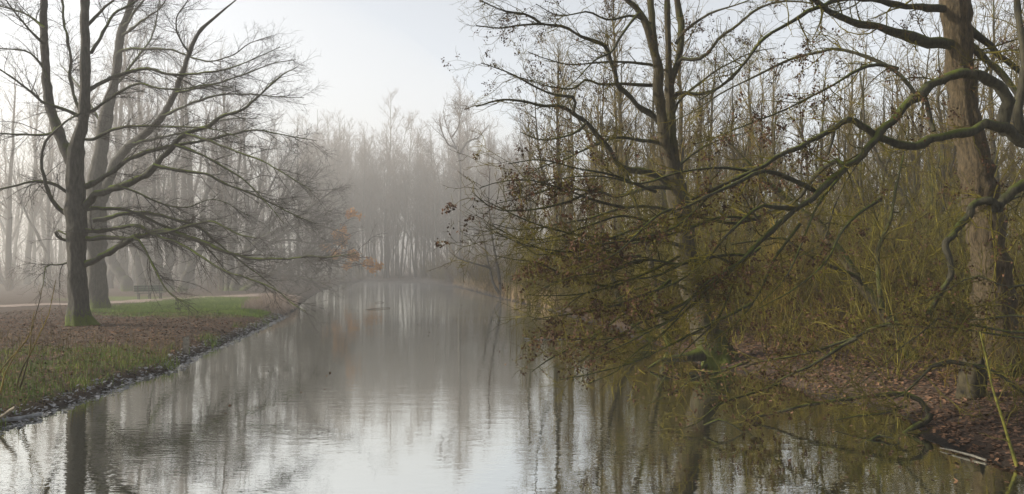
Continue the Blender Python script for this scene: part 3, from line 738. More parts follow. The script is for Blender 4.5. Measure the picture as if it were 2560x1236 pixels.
# ------------------------------------------------------------------ fallen branches, stump, sapling, sticks
def branch(name, label, cat_, traces, seed, mats, dens=(4, 5, 5), ln=((.4, 1.7), (.2, .8), (.08, .35)), leaves=0, trop=(-.03, 0, 0)):
    r_ = np.random.RandomState(seed)
    ls = [T(s, r0, r1, Y0, Y1, rng=r_, wob_=.4) for s, r0, r1, Y0, Y1 in traces]
    o = tuple(ls[0][0][0])
    root = empty(name, o); tag(root, label, cat_)
    for k, (p, r) in enumerate(ls):
        mesh_obj('main_branch' if k == 0 else 'side_branch', [tubes(p, r, 10, .08, r_)], mats[0], root, o)
    cur = res(ls); tb = []
    for d, l in zip(dens, ln):
        cur = keep_above(grow(cur, r_, dens=d, tmin=.1, ang=(30, 70), ln=l, wig=.26, trop=trop, n=6, tip=.0052, slim=.008), .01)
        tb.append(tubes(cur[0], cur[1], 3))
    mesh_obj('twig_spray', tb, M['twig_yellow'], root, o)
    if leaves:
        mesh_obj('dead_leaves', [quads_at(pick(cur, r_, leaves), r_, (.02, .05), 1.4, .6)], M['dead_leaf'], root, o, smooth=False)
LT = (M['limb_alder'], M['twig_olive'])
branch('fallen_branch', 'long thin mossy branch slanting down from the bank to touch the pond', 'branch',
       [('2245,808 2183,821 2121,850 2060,872 2038,879 1955,895 1900,905 1860,918', 5, 1.5, 15.2, 15.6), ('2142,846 2100,870 2059,895 2018,920 1976,937 1926,966 1889,1007 1850,1040', 5.5, 1.5, 15.0, 15.4)], 81, LT, dens=(7, 7, 6), leaves=1500)
branch('fallen_branch', 'mossy bough lying low over the water with its bent end near the leafy bank', 'branch',
       [('2320,1030 2287,995 2237,986 2162,993 2080,1003 2018,1013 1955,1028 1893,1042', 7.5, 3, 14.6, 15.4), ('2325,1035 2320,1050 2287,1070 2255,1088', 10, 6, 14.4, 14.3),
        ('2270,1015 2220,1030 2150,1040 2090,1050', 4, 1.5, 14.6, 14.9), ('1893,1040 1890,1060 1896,1075', 5, 2, 15.4, 15.3)], 82, LT, dens=(11, 8, 6))
branch('fallen_branch', 'greenish branch bridging across the foot of the thick trunk', 'branch',
       [('2332,915 2350,908 2370,906 2432,914 2473,922 2510,945 2560,985 2600,1010', 6, 4, 14.4, 13.8), ('2332,915 2290,955 2260,985 2220,1000', 4, 1.5, 14.4, 14.6)], 83, LT, dens=(8, 7, 6))
PALE = (M['limb_alder'], M['twig_olive'])
for k_, (s_, lab_, y0_, y1_, lf) in enumerate((
        ('2600,830 2540,832 2480,822 2420,812 2370,806 2345,795 2310,830 2250,870 2200,920 2150,960', 'kinked branch reaching in from the right edge then dropping to the leafy bank', 13.6, 14.6, 300),
        ('2600,850 2500,838 2400,822 2300,818 2200,812', 'nearly level branch reaching in from the right edge just below the kinked one', 13.5, 15.0, 300),
        ('2600,700 2520,720 2440,690 2380,720 2300,760 2230,790', 'highest wavy branch reaching in from the right edge across the thick trunk', 14, 15, 300),
        ('2600,790 2520,790 2440,800 2350,790', 'short thin branch reaching in from the right edge between the wavy and kinked ones', 13.5, 14.5, 200),
        ('1870,905 1800,930 1740,945 1680,985 1620,1010', 'thin bare branch drooping left into the water from the roots of the waterside tree', 16.6, 16.2, 300),
        ('1950,960 1880,985 1800,1010 1740,1060 1690,1075', 'longest thin branch trailing left into the water beyond the mossy bough', 15.5, 14.2, 300),
        ('1760,1065 1800,1050 1850,1075 1880,1110', 'twiggy arched branch in the water off the left tip of the mossy bough', 14.4, 14.2, 200))):
    branch('fallen_branch', lab_, 'branch', [(s_, 4, .9, y0_, y1_)], 140 + k_, PALE, dens=(9, 8, 6), leaves=lf)
branch('fallen_branch', 'small forked green branch standing in the water by the bent end of the bough', 'branch',
       [('2200,1090 2160,1110 2150,1130', 5, 2, 13.8, 13.5), ('2198,1090 2230,1095 2250,1110 2265,1135', 3, 1, 13.8, 13.2)], 150, PALE, dens=(9, 7, 5))

bx, by, bz = on_ground(2545, 1166)
r_ = np.random.RandomState(86)
root = empty('young_tree', (bx, by, bz)); tag(root, 'slim green young stem bending left out of the leaves nearest the right corner', 'sapling')
p, r = T('2546,1180 2539,1155 2525,1105 2510,1057 2498,1020 2485,986 2473,930 2462,880 2450,830', 4.8, 2, by, by + .8, rng=r_, wob_=.25)
mesh_obj('stem', [tubes(p, r, 10, .05, r_)], M['sapling_bark'], root, (bx, by, bz))
c = grow(res([(p, r)]), r_, dens=4, ang=(30, 60), ln=(.2, .7), wig=.2, n=6, tip=.003)
mesh_obj('twig_spray', [tubes(c[0], c[1], 4)], M['twig_yellow'], root, (bx, by, bz))

bx, by, bz = on_ground(2430, 992)
r_ = np.random.RandomState(87)
hh = np.linspace(-.15, .75, 9); rr = .26 - .08 * np.clip(hh, 0, 1)
pt = np.stack([bx + .05 * hh, by + 0 * hh, bz + hh], 1)
V, Q = tubes(pt, rr, 20, .12, r_, flare=1.0)
V[-20:, 2] += r_.uniform(-.12, .10, 20)                          # jagged rim
c0 = np.array([[bx + .03, by, bz + .40]])
nV = len(V); top = np.array([[nV - 20 + k, nV - 20 + (k + 1) % 20, nV] for k in range(20)])
st = mesh_obj('tree_stump', [(V, Q), (np.vstack([V[-20:], c0]), np.array([[k, (k + 1) % 20, 20] for k in range(20)]))], M['stump'], None, (bx, by, bz))
tag(st, 'low dark rotten stump on the bank below the thick trunk', 'stump')

def stick(name, label, cat_, s, r0, r1, Y0, Y1, mat, seed, group=None):
    r_ = np.random.RandomState(seed)
    p, r = T(s, r0, r1, Y0, Y1, rng=r_, wob_=.15)
    V, Q = tubes(p, r, 9, .06, r_)
    caps = [(np.vstack([V[:9], V[:9].mean(0)[None]]), np.array([[k, (k + 1) % 9, 9] for k in range(9)])), (np.vstack([V[-9:], V[-9:].mean(0)[None]]), np.array([[k, (k + 1) % 9, 9] for k in range(9)]))]
    return tag(mesh_obj(name, [(V, Q)] + caps, mat, None, tuple(p.mean(0))), label, cat_, group)
def wY(py, z=0.03): return F * (H - z) / (py - HZ)
stick('floating_stick', 'pale straight stick lying in the water at the lower right shore', 'stick', '2350,1120 2380,1126 2425,1138 2466,1151', 1.2, 3.4, wY(1120), wY(1151), M['wood'], 91)
stick('broken_branch', 'pale bare broken branch leaning on the bank at the left edge', 'branch', '-12,1052 15,1035 40,1018', 5, 4, wY(1048, .15), wY(1030, .35), M['pale_wood'], 92)
stick('wet_log', 'grey wet log half in the water at the left edge', 'log', '-30,1060 2,1052 50,1045 104,1035', 6, 5, wY(1060, .06), wY(1036, .06), M['wet_wood'], 93)
stick('floating_branch', 'long thin branch floating flat below the dead leaves at mid pond', 'stick', '1310,847 1360,849 1400,849 1455,846', 1.2, 1.0, wY(848), wY(847), M['wet_wood'], 94)
stick('floating_twig', 'pale twig afloat in the misty water at the middle of the pond', 'stick', '915,775 945,771 975,770', .9, .8, wY(774), wY(770), M['pale_wood'], 95)
stick('floating_twig', 'short pale twig afloat a little beyond the other one in the mist', 'stick', '938,757 950,755 960,757', .6, .6, wY(757), wY(756), M['pale_wood'], 96)

# post at the shore
bx, by, bz = on_ground(465, 884)
V, Q = box(-.075, .075, -.07, .07, -.3, .56)
V[[4, 6], 2] -= .05
V += np.array([bx, by, bz]); V[4:, 0] += .01
tag(mesh_obj('wooden_post', [(V, Q)], M['wood'], None, (bx, by, bz), smooth=False), 'short square wooden post with a slanted top at the left shore', 'post')

# park bench
bx, by, bz = on_ground(374, 749)
root = empty('park_bench', (bx, by, bz)); root.rotation_euler = (0, 0, math.radians(38))
tag(root, 'dark green slatted park bench facing the pond beside the path', 'bench')
L = .95
mesh_obj('seat', [box(-L, L, -.30 + k * .13, -.30 + k * .13 + .11, .43, .47) for k in range(4)], M['bench_green'], root, smooth=False)
bk = []
for k in range(3):
    V, Q = box(-L, L, .245 + k * .045, .285 + k * .045, .55 + k * .15, .68 + k * .15); bk.append((V, Q))
mesh_obj('backrest', bk, M['bench_green'], root, smooth=False)
for x in (-.72, 0, .72):
    mesh_obj('leg', [box(x - .03, x + .03, -.27, -.21, -.05, .425), box(x - .03, x + .03, .17, .23, -.05, .425), box(x - .03, x + .03, -.209, .169, .37, .425),
                     (np.array([(x - .03, .18, .425), (x + .03, .18, .425), (x + .03, .24, .425), (x - .03, .24, .425), (x - .03, .30, .96), (x + .03, .30, .96), (x + .03, .345, .96), (x - .03, .345, .96)]),
                      np.array([(0, 1, 5, 4), (1, 2, 6, 5), (2, 3, 7, 6), (3, 0, 4, 7), (4, 5, 6, 7)]))], M['iron'], root, smooth=False)

# ------------------------------------------------------------------ prototypes for the woods
def copy_tree(root, loc, rot, s):
    r = root.copy(); col.objects.link(r)
    r.location = loc; r.rotation_euler = (0, 0, rot); r.scale = (s, s, s)
    for ch in root.children:
        c = ch.copy(); col.objects.link(c); c.parent = r
    return r

def proto_tall(seed, Ht, r0, spread, tip, mats, nb=2.2, tmin=.35, fork=False, crook=.02, d2=1.6, d3=2.0):
    r_ = np.random.RandomState(seed)
    n = 26
    t = np.linspace(0, 1, n)
    k = np.cumsum(r_.randn(n, 2) * crook * Ht / n * 2.2, 0)
    P = np.stack([k[:, 0], k[:, 1], -.3 + (Ht + .3) * t], 1); P[:2, :2] = 0
    R = r0 * (1 - t) ** .85 + tip * 1.5; R[0] *= 1.35
    tr = [(P, R)]
    if fork:
        for _ in range(r_.randint(1, 3)):
            i = r_.randint(4, 11); az = r_.rand() * 6.28; m = 20
            d = np.array([math.cos(az) * .45, math.sin(az) * .45, .9]); pts = [P[i]]
            for j in range(m - 1):
                d = norm(d + r_.randn(3) * .10 + np.array([0, 0, .07])); pts.append(pts[-1] + d * (Ht - P[i, 2]) * .9 / m)
            tr.append((np.array(pts), np.linspace(R[i] * .75, tip * 1.5, m)))
    src = res(tr, 26)
    a1 = grow(src, r_, dens=nb, tmin=tmin, ang=(28, 58), ln=spread, wig=.12, trop=(0, 0, .10), n=8, slim=.011, tip=tip * 1.2)
    a2 = grow(a1, r_, dens=d2, tmin=.12, ang=(25, 55), ln=(.7, 2.2), wig=.14, trop=(0, 0, .06), n=6, tip=tip, slim=.006)
    a3 = grow(a2, r_, dens=d3, tmin=.1, ang=(25, 55), ln=(.35, 1.1), wig=.15, trop=(0, 0, .05), n=4, tip=tip * .85, slim=.004)
    root = empty('woodland_tree', (0, 0, 0))
    mesh_obj('trunk', [tubes(p, r, 8, .06, r_) for p, r in tr], mats[0], root)
    mesh_obj('crown', [tubes(a1[0], a1[1], 4), tubes(a2[0], a2[1], 3), tubes(a3[0], a3[1], 3)], mats[1], root)
    return root

def proto_shrub(seed, Ht, ns, tip, mat, lean=.5, d1=2.2, d2=3.0, leaves=0, wig=.12, name='shrub', spread=(.4, 1.6), leafmat='dead_leaf'):
    r_ = np.random.RandomState(seed)
    n = 12; P = []; R = []
    for _ in range(ns):
        az = r_.rand() * 6.28; l = r_.rand() * lean
        d = norm(np.array([math.cos(az) * l, math.sin(az) * l, 1.0])); p = np.array([math.cos(az) * .25 * r_.rand(), math.sin(az) * .25 * r_.rand(), -.1]); pts = [p]
        hh = Ht * r_.uniform(.55, 1.0)
        for j in range(n - 1):
            d = norm(d + r_.randn(3) * wig + np.array([0, 0, .02])); pts.append(pts[-1] + d * hh / (n - 1))
        P.append(pts); R.append(np.linspace(hh * (.003 if name == 'sapling' else .0045) + tip, tip, n))
    s = (np.array(P), np.array(R))
    a1 = grow(s, r_, dens=d1, tmin=.15, ang=(25, 65), ln=spread, wig=.18, trop=(0, 0, .05), n=6, tip=tip, slim=.007)
    a2 = grow(a1, r_, dens=d2, tmin=.1, ang=(25, 60), ln=(.2, .7), wig=.2, trop=(0, 0, .03), n=4, tip=tip * .8, slim=.005)
    root = empty(name, (0, 0, 0))
    mesh_obj('crown', [tubes(s[0], s[1], 5), tubes(a1[0], a1[1], 3), tubes(a2[0], a2[1], 3)], mat, root)
    if leaves:
        mesh_obj('dead_leaves', [quads_at(pick(a2, r_, leaves), r_, (.028, .06), 1.3, .4)], M[leafmat], root, smooth=False)
    return root

def scatter(protos, spots, group, label, cat_, rng, sc_=(.85, 1.15), name=None):
    used = set()
    for k, (x, y) in enumerate(spots):
        p = protos[k % len(protos)]
        s = rng.uniform(*sc_); loc = (x, y, gz(x, y) - .02); rot = rng.rand() * 6.28
        if id(p) in used:
            o = copy_tree(p, loc, rot, s)
            o.rotation_euler = (rng.randn() * .045, rng.randn() * .045, rot)
        else:
            o = p; o.location = loc; o.rotation_euler = (0, 0, rot); o.scale = (s, s, s); used.add(id(p))
        tag(o, label, cat_, group)

def spots(rng, n, fn, mind, dmin=1.0, tries=60):
    out = []
    for _ in range(n * tries):
        if len(out) >= n: break
        x, y = fn(rng)
        if any((x - a_) ** 2 + (y - b_) ** 2 < mind ** 2 for a_, b_ in out): continue
        if shore_dist(np.array([x]), np.array([y]))[0] < dmin: continue
        out.append((x, y))
    return out
def wedge(px0, px1, y0, y1):
    def fn(r):
        Y = y0 + (y1 - y0) * r.rand(); return ((px0 + (px1 - px0) * r.rand()) - CX) / F * Y, Y
    return fn

rs = np.random.RandomState(77)
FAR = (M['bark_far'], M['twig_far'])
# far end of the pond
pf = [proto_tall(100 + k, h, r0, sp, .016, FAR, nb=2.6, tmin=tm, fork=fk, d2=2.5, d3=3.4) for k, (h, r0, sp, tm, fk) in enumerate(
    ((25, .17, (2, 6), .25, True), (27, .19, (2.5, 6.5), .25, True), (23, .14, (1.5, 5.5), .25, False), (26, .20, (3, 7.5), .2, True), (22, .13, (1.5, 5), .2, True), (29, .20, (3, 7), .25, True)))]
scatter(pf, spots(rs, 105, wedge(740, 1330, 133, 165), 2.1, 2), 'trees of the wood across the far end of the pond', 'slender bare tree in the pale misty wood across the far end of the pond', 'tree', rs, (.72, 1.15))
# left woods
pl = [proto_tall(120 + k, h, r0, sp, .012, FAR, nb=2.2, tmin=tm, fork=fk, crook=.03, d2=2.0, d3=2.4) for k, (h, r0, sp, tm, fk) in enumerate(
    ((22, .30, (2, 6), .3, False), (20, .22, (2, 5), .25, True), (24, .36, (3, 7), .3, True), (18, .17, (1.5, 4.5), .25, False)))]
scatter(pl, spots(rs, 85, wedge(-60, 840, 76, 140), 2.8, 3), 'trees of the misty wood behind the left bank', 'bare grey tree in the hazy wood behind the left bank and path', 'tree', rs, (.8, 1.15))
# right woods, behind the thicket
pr = [proto_tall(140 + k, h, r0, sp, .011, (M['bark_alder'], M['twig_brown']), nb=2.6, tmin=tm, fork=fk, crook=.03, d2=2.6, d3=2.8) for k, (h, r0, sp, tm, fk) in enumerate(
    ((19, .20, (2, 5.5), .2, False), (17, .17, (2, 5), .15, True), (21, .24, (2.5, 6), .25, True), (15, .13, (1.5, 4.5), .15, False)))]
scatter(pr, spots(rs, 105, wedge(1290, 2600, 46, 105), 2.3, 3), 'trees of the brown wood behind the right bank', 'bare brown tree in the dense wood behind the right bank thicket', 'tree', rs, (.8, 1.15))
# thicket
ps = [proto_shrub(160 + k, h, ns, .007, m, lean=ln_, d1=4.0, d2=5.0) for k, (h, ns, m, ln_) in enumerate(
    ((5.5, 14, M['twig_brown'], .5), (6.5, 12, M['twig_olive'], .4), (4.5, 16, M['twig_brown'], .7), (7.5, 11, M['twig_yellow'], .35)))]
scatter(ps, spots(rs, 170, wedge(1330, 2680, 28, 70), 1.3, 1.0), 'shrubs of the thicket on the right bank', 'bare many-stemmed shrub in the brown thicket on the right bank', 'shrub', rs, (.8, 1.35))
# brush on the far shore and right shore
pb = [proto_shrub(170 + k, h, ns, .012, m, lean=.8, d1=2.0, d2=2.4, name='bush') for k, (h, ns, m) in enumerate(((5.0, 14, M['twig_brown']), (7.5, 14, M['twig_far']), (3.5, 16, M['twig_brown'])))]
scatter(pb, spots(rs, 105, wedge(850, 1420, 74, 142), 1.5, .5), 'bushes along the far shore', 'low hazy bush on the shore at the far end of the pond', 'bush', rs, (.8, 1.3))
# undergrowth of the left wood
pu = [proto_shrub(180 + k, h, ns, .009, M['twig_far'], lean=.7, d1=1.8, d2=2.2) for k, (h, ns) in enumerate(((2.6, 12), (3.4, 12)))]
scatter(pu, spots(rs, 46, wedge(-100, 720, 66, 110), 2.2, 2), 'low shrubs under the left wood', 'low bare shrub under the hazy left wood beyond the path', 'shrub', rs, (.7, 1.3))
# thin saplings in the near thicket on the right
pv = [proto_shrub(190 + k, h, ns, .0045, m, lean=ln_ * 1.8, d1=2.6, d2=3.4, leaves=lv, wig=.13, name='sapling', spread=(.3, 1.4)) for k, (h, ns, m, ln_, lv) in enumerate(
    ((5.0, 4, M['twig_yellow'], .3, 0), (6.5, 3, M['twig_olive'], .25, 120), (4.0, 5, M['twig_olive'], .5, 150), (5.5, 3, M['twig_yellow'], .4, 60), (3.0, 6, M['twig_brown'], .8, 120)))]
scatter(pv, spots(rs, 92, wedge(1700, 2640, 18, 36), .8, 1.3), 'thin saplings in the near thicket', 'thin mossy green sapling in the near thicket on the leafy right bank', 'sapling', rs, (.6, 1.2))

pz_ = [proto_shrub(230 + k, h, ns, .004, m, lean=1.1, d1=4.5, d2=5.5, leaves=lv, wig=.2, name='bramble', spread=(.3, 1.1)) for k, (h, ns, m, lv) in enumerate(
    ((1.8, 9, M['twig_olive'], 120), (2.4, 8, M['twig_brown'], 200), (1.5, 10, M['twig_yellow'], 60)))]
scatter(pz_, spots(rs, 36, wedge(1700, 2640, 16.5, 28), .9, 1.3), 'low brambles on the leafy right bank', 'low tangled bare bramble arching over the dead leaves of the right bank', 'bramble', rs, (.7, 1.2))
def shore_strip(px0, px1, y0, y1, d0, d1):
    f = wedge(px0, px1, y0, y1)
    def fn(r):
        for _ in range(40):
            x, y = f(r); d = shore_dist(np.array([x]), np.array([y]))[0]
            if d0 < d < d1: return x, y
        return 900.0, 900.0
    return fn
pk = [proto_shrub(240 + k, h, ns, .006, m, lean=.8, d1=3.2, d2=4.0, leaves=lv, wig=.15, name='bush') for k, (h, ns, m, lv) in enumerate(
    ((2.6, 14, M['twig_brown'], 150), (3.4, 12, M['twig_olive'], 80), (1.8, 16, M['twig_brown'], 0)))]
scatter(pk, [q for q in spots(rs, 85, shore_strip(1330, 1760, 23, 66, .15, 4.0), .6, .1) if q[0] < 800], 'bushes along the near right shore', 'low bare bush at the waterline of the right shore, left of the big waterside tree', 'bush', rs, (.7, 1.2))
# the deep wood all round, far off, which reads as one mass
def deep_wood(rng, n):
    ps_ = []
    for _ in range(n * 8):
        if len(ps_) >= n: break
        az = math.radians(rng.uniform(-46, 46)); dst = rng.uniform(128, 235); x, y = dst * math.sin(az), dst * math.cos(az)
        if -34 < x < 8 and y < 160: continue
        ps_.append((x, y))
    q = np.array(ps_); z = ground_z(q[:, 0], q[:, 1]); m = 10
    hh = rng.uniform(15, 27, len(q)); t = np.linspace(0, 1, m)
    P = np.zeros((len(q), m, 3)); k = np.cumsum(rng.randn(len(q), m, 2) * .22, 1); k[:, 0] = 0
    P[:, :, :2] = q[:, None] + k; P[:, :, 2] = z[:, None] - .3 + hh[:, None] * t
    R = (rng.uniform(.09, .20, len(q)))[:, None] * (1 - t) ** .8 + .02
    a1 = grow((P, R), rng, dens=1.9, tmin=.22, ang=(25, 60), ln=(2, 6), wig=.13, trop=(0, 0, .08), n=6, slim=.011, tip=.022)
    a2 = grow(a1, rng, dens=1.5, tmin=.12, ang=(25, 55), ln=(.8, 2.4), wig=.15, trop=(0, 0, .05), n=4, tip=.02, slim=.006)
    # brush under it
    nb = n * 9
    q = q[rng.randint(0, len(q), nb)] + rng.randn(nb, 2) * 2.5
    d = norm(np.c_[rng.randn(nb, 2) * .3, np.ones(nb)]); hb = rng.uniform(1.5, 9, nb); m = 6; tt = np.linspace(0, 1, m)
    PB = np.c_[q, ground_z(q[:, 0], q[:, 1])][:, None] + d[:, None] * (hb[:, None] * tt)[..., None] + np.cumsum(rng.randn(nb, m, 3) * .12, 1)
    RB = .03 * (1 - tt)[None] * np.ones((nb, 1)) + .02
    b1 = grow((PB, RB), rng, dens=2.2, tmin=.1, ang=(25, 70), ln=(.6, 2.2), wig=.2, n=4, tip=.02, slim=.006)
    return [tubes(P, R, 5), tubes(a1[0], a1[1], 3), tubes(a2[0], a2[1], 3), tubes(PB, RB, 3), tubes(b1[0], b1[1], 3)]
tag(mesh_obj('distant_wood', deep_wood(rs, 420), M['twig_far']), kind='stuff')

# characteristic trees of the far side
def simple(name, label, basepx, trunks, seed, mats, lv, leaves=None, Yv=None):
    bx, by, bz = on_ground(*basepx)
    r_ = np.random.RandomState(seed)
    return hero(name, label, 'tree', (bx, by, bz), [T(s, r0, min(r1, .7), by, by + dy, rng=r_, wob_=.2) for s, r0, r1, dy in trunks], [], lv, seed, mats if len(mats) == 3 else (mats[0], mats[0], mats[1]), flare=False, leaves=leaves)
LVF = [dict(dens=3.0, tmin=.35, ang=(25, 60), ln=(1.5, 5), wig=.16, trop=(0, 0, .06), n=8, slim=.010, tip=.018), dict(dens=2.6, tmin=.1, ang=(25, 60), ln=(.7, 2.2), wig=.18, n=6, tip=.015, slim=.006),
       dict(dens=1.8, tmin=.1, ang=(25, 60), ln=(.4, 1.1), wig=.18, n=4, tip=.012, slim=.004)]
simple('antlered_tree', 'tallest far tree, its crooked limbs spread like antlers above the misty wood', (1150, 708),
       [('1150,722 1149,600 1150,500 1150,420 1143,375 1128,345 1115,310 1108,275', 6, 2, 0), ('1148,385 1170,355 1195,345 1212,325 1222,312', 3.5, 1.5, 3), ('1140,372 1120,360 1105,330 1098,300', 3, 1.5, -3), ('1128,345 1145,320 1150,290 1160,265', 2.5, 1.2, 2)], 201, FAR, LVF)
simple('leaning_tree', 'pair of dark slim trunks leaning left by the reeds on the right shore', (1252, 742),
       [('1254,752 1251,739 1234,710 1224,671 1215,632 1208,590 1195,540', 4.5, 2, 1), ('1255,750 1253,729 1246,676 1236,627 1227,569 1222,500 1225,420', 4.5, 2, 2), ('1226,672 1217,668 1185,659 1147,647 1122,627', 3, 1, -3)], 202, FAR,
       [dict(dens=2.0, tmin=.3, ang=(30, 65), ln=(1.0, 3.5), wig=.2, trop=(-.03, 0, .02), n=8, slim=.009, tip=.010), dict(dens=2.6, tmin=.1, ang=(25, 60), ln=(.5, 1.5), wig=.2, n=5, tip=.009, slim=.006), dict(dens=2.6, tmin=.1, ang=(25, 60), ln=(.3, .8), wig=.2, n=4, tip=.007, slim=.004)])
simple('orange_leaved_tree', 'small tree still holding orange leaves at the end of the left bank', (766, 717.5),
       [('764,728 772,705 800,676 840,652 880,642 925,646', 4, 1.2, -4), ('785,692 815,640 850,600 885,582 910,576', 3, 1, -3), ('800,665 840,600 860,560 885,545', 2.2, 1, -4), ('820,664 860,668 900,662 935,668', 2.2, 1, -4)], 203, FAR,
       [dict(dens=2.2, tmin=.3, ang=(25, 60), ln=(.8, 2.6), wig=.15, trop=(.08, 0, .0), flat=.4, n=7, slim=.009, tip=.010), dict(dens=3.0, tmin=.1, ang=(25, 60), ln=(.4, 1.3), wig=.18, flat=.4, n=5, tip=.008, slim=.006)],
       leaves=[('orange_leaves', 9000, (.11, .24), 'orange_leaf', 1)])
# yellowish thin stems by the reeds
py_ = [proto_shrub(210 + k, 5.5, 7, .012, M['twig_yellow'], lean=.18, d1=1.2, d2=1.5, wig=.04, name='sapling') for k in range(2)]
sp = [on_ground(px, y_)[:2] for px, y_ in ((1272, 748), (1290, 752), (1306, 755), (1322, 758), (1340, 760))]
scatter(py_, sp, 'yellow stems by the reeds', 'straight yellowish stems standing behind the tan reeds on the right shore', 'sapling', rs, (.8, 1.2))
# wands rising from the near left bank
r_ = np.random.RandomState(220)
for k, (s, lab) in enumerate((('41,975 53,926 80,877 102,829 121,790 132,740 140,700', 'longest bare wand leaning right on the near left bank'), ('-6,940 24,899 56,865 78,829 88,790 100,750 106,715', 'bare wand leaning right at the very left edge of the bank'),
                              ('0,985 12,933 27,906 48,870 58,840', 'short bare wand low at the left edge of the bank'), ('48,975 62,930 74,880 79,820 86,780', 'upright bare wand beside the longest one on the near left bank'))):
    x0, y0 = [float(v) for v in s.split()[0].split(',')]
    bx, by, bz = on_ground(x0, y0)
    p, r = T(s, 2.6, .7, by, by + .5, rng=r_, wob_=.3)
    root = empty('bare_wand', (bx, by, bz)); tag(root, lab, 'shoot')
    mesh_obj('stem', [tubes(p, r, 6, .05, r_)], M['twig_brown'], root, (bx, by, bz))
    c = grow(res([(p, r)]), r_, dens=7, tmin=.3, ang=(20, 45), ln=(.15, .7), wig=.12, n=6, tip=.0022, trop=(0.02, 0, .04))
    mesh_obj('twig_spray', [tubes(c[0], c[1], 3)], M['twig_brown'], root, (bx, by, bz))

# ------------------------------------------------------------------ what nobody could count: grass, leaves, reeds, stems
def blades(name, pts, rng, hgt, wid, mat, lean=.35):
    N = len(pts)
    h = rng.uniform(hgt[0], hgt[1], N)[:, None]
    az = rng.rand(N) * 6.28; sd = np.stack([np.cos(az), np.sin(az), 0 * az], 1)
    ld = rng.randn(N, 3) * lean; ld[:, 2] = 0
    ww = rng.uniform(wid[0], wid[1], N)[:, None]
    up = np.array([0, 0, 1.0])
    m = pts + up * h * .55 + ld * h * .3; tp = pts + up * h + ld * h
    Vt = np.stack([m - sd * ww * .7, m + sd * ww * .7, tp], 1).reshape(-1, 3)
    Vq = np.stack([pts - sd * ww, pts + sd * ww, m + sd * ww * .7, m - sd * ww * .7], 1).reshape(-1, 3)
    return mesh_obj(name, [(Vq, np.arange(4 * N).reshape(N, 4)), (Vt, np.arange(3 * N).reshape(N, 3))], mat, None, None, smooth=False)

def rand_land(rng, n, x0, x1, y0, y1, dmin, mask=None, dmax=None, ybias=1.0):
    x = rng.uniform(x0, x1, n); y = y0 + (y1 - y0) * rng.rand(n) ** ybias
    d = shore_dist(x, y); ok = d > dmin
    if dmax: ok &= d < dmax
    if mask is not None: ok &= mask(x, y) > rng.rand(n) * .9 + .08
    x, y = x[ok], y[ok]
    return np.stack([x, y, ground_z(x, y)], 1)

rs = np.random.RandomState(99)
q = np.vstack([rand_land(rs, 60000, -20, -8.5, 12, 27, .25, grass_mask), rand_land(rs, 45000, -24, -12, 38, 62, .5, grass_mask)])
o = blades('grass', q, rs, (.05, .20), (.004, .010), M['grass']); tag(o, kind='stuff')
q = rand_land(rs, 50000, -23, -12.5, 41, 60, .6, lambda x, y: np.clip(blob(x, y, -17.2, 49.5, 5.0, 8.5) * 2.0, 0, 1))
o = blades('lawn_grass', q, rs, (.06, .16), (.010, .022), plain('lawn_blade', (0.09, 0.16, 0.02), (0.19, 0.26, 0.045), 1.0)); tag(o, kind='stuff')
q = rand_land(rs, 2600, -17, -8.5, 13, 27, .1)
o = blades('dry_stalks', q, rs, (.15, .75), (.002, .005), M['twig_brown'], .25); tag(o, kind='stuff')
q = rand_land(rs, 60000, -16, -8.5, 12, 44, -.12, lambda x, y: np.clip(1.6 * wob(x * 1.6, y * 1.2) - .1, 0, 1), .7)
o = blades('shore_grass', q, rs, (.08, .38), (.004, .010), M['grass'], .5); tag(o, kind='stuff')
c_ = np.array(at_water(712, 778)); q = rand_land(rs, 9000, c_[0] - 2.4, c_[0] + 1.2, c_[1] - 6, c_[1] + 6, .05, None, 2.2)
o = blades('pale_dry_grass', q, rs, (.25, .8), (.006, .014), M['pale_reed'], .25); tag(o, kind='stuff')
q = rand_land(rs, 26000, -12, 6, 52, 122, .0, None, 3.0); q = q[q[:, 0] > -8 - 0.0 * q[:, 1]]
o = blades('reeds', q, rs, (.3, 1.3), (.010, .025), M['reed'], .3); tag(o, kind='stuff')
# fallen leaves
def litter(name, q, rng, size, mat):
    N = len(q); az = rng.rand(N) * 6.28
    u = np.stack([np.cos(az), np.sin(az), rng.randn(N) * .25], 1); v = np.stack([-np.sin(az), np.cos(az), rng.randn(N) * .35], 1)
    s = rng.uniform(size[0], size[1], N)[:, None]; c = q + np.array([0, 0, .025])
    V = np.stack([c - u * s, c + v * s * .6, c + u * s, c - v * s * .6], 1).reshape(-1, 3)
    tag(mesh_obj(name, [(V, np.arange(4 * N).reshape(N, 4))], mat, None, None, smooth=False), kind='stuff')
litter('fallen_leaves', np.vstack([rand_land(rs, 90000, 4.5, 24, 10.5, 34, -.02, None, None, 1.5), rand_land(rs, 60000, -26, -8.5, 12, 48, .35, None, None, 1.3)]), rs, (.025, .06), M['leaf_litter'])
x_, y_ = rs.uniform(1, 9, 5000), rs.uniform(11, 34, 5000); d_ = shore_dist(x_, y_); k_ = (d_ < -.1) & (d_ > -3.0) & (rs.rand(5000) < np.exp(d_ / .9))
xo, yo = rs.uniform(-11, 6, 260), 16 + 45 * rs.rand(260); ko = (shore_dist(xo, yo) < -.3) & (np.sin(xo * .8 + yo * .3) > .2)
litter('floating_leaves', np.vstack([np.stack([x_[k_], y_[k_], np.full(k_.sum(), -.012)], 1), np.stack([xo[ko], yo[ko], np.full(ko.sum(), -.014)], 1)]), rs, (.02, .05), M['leaf_litter'])
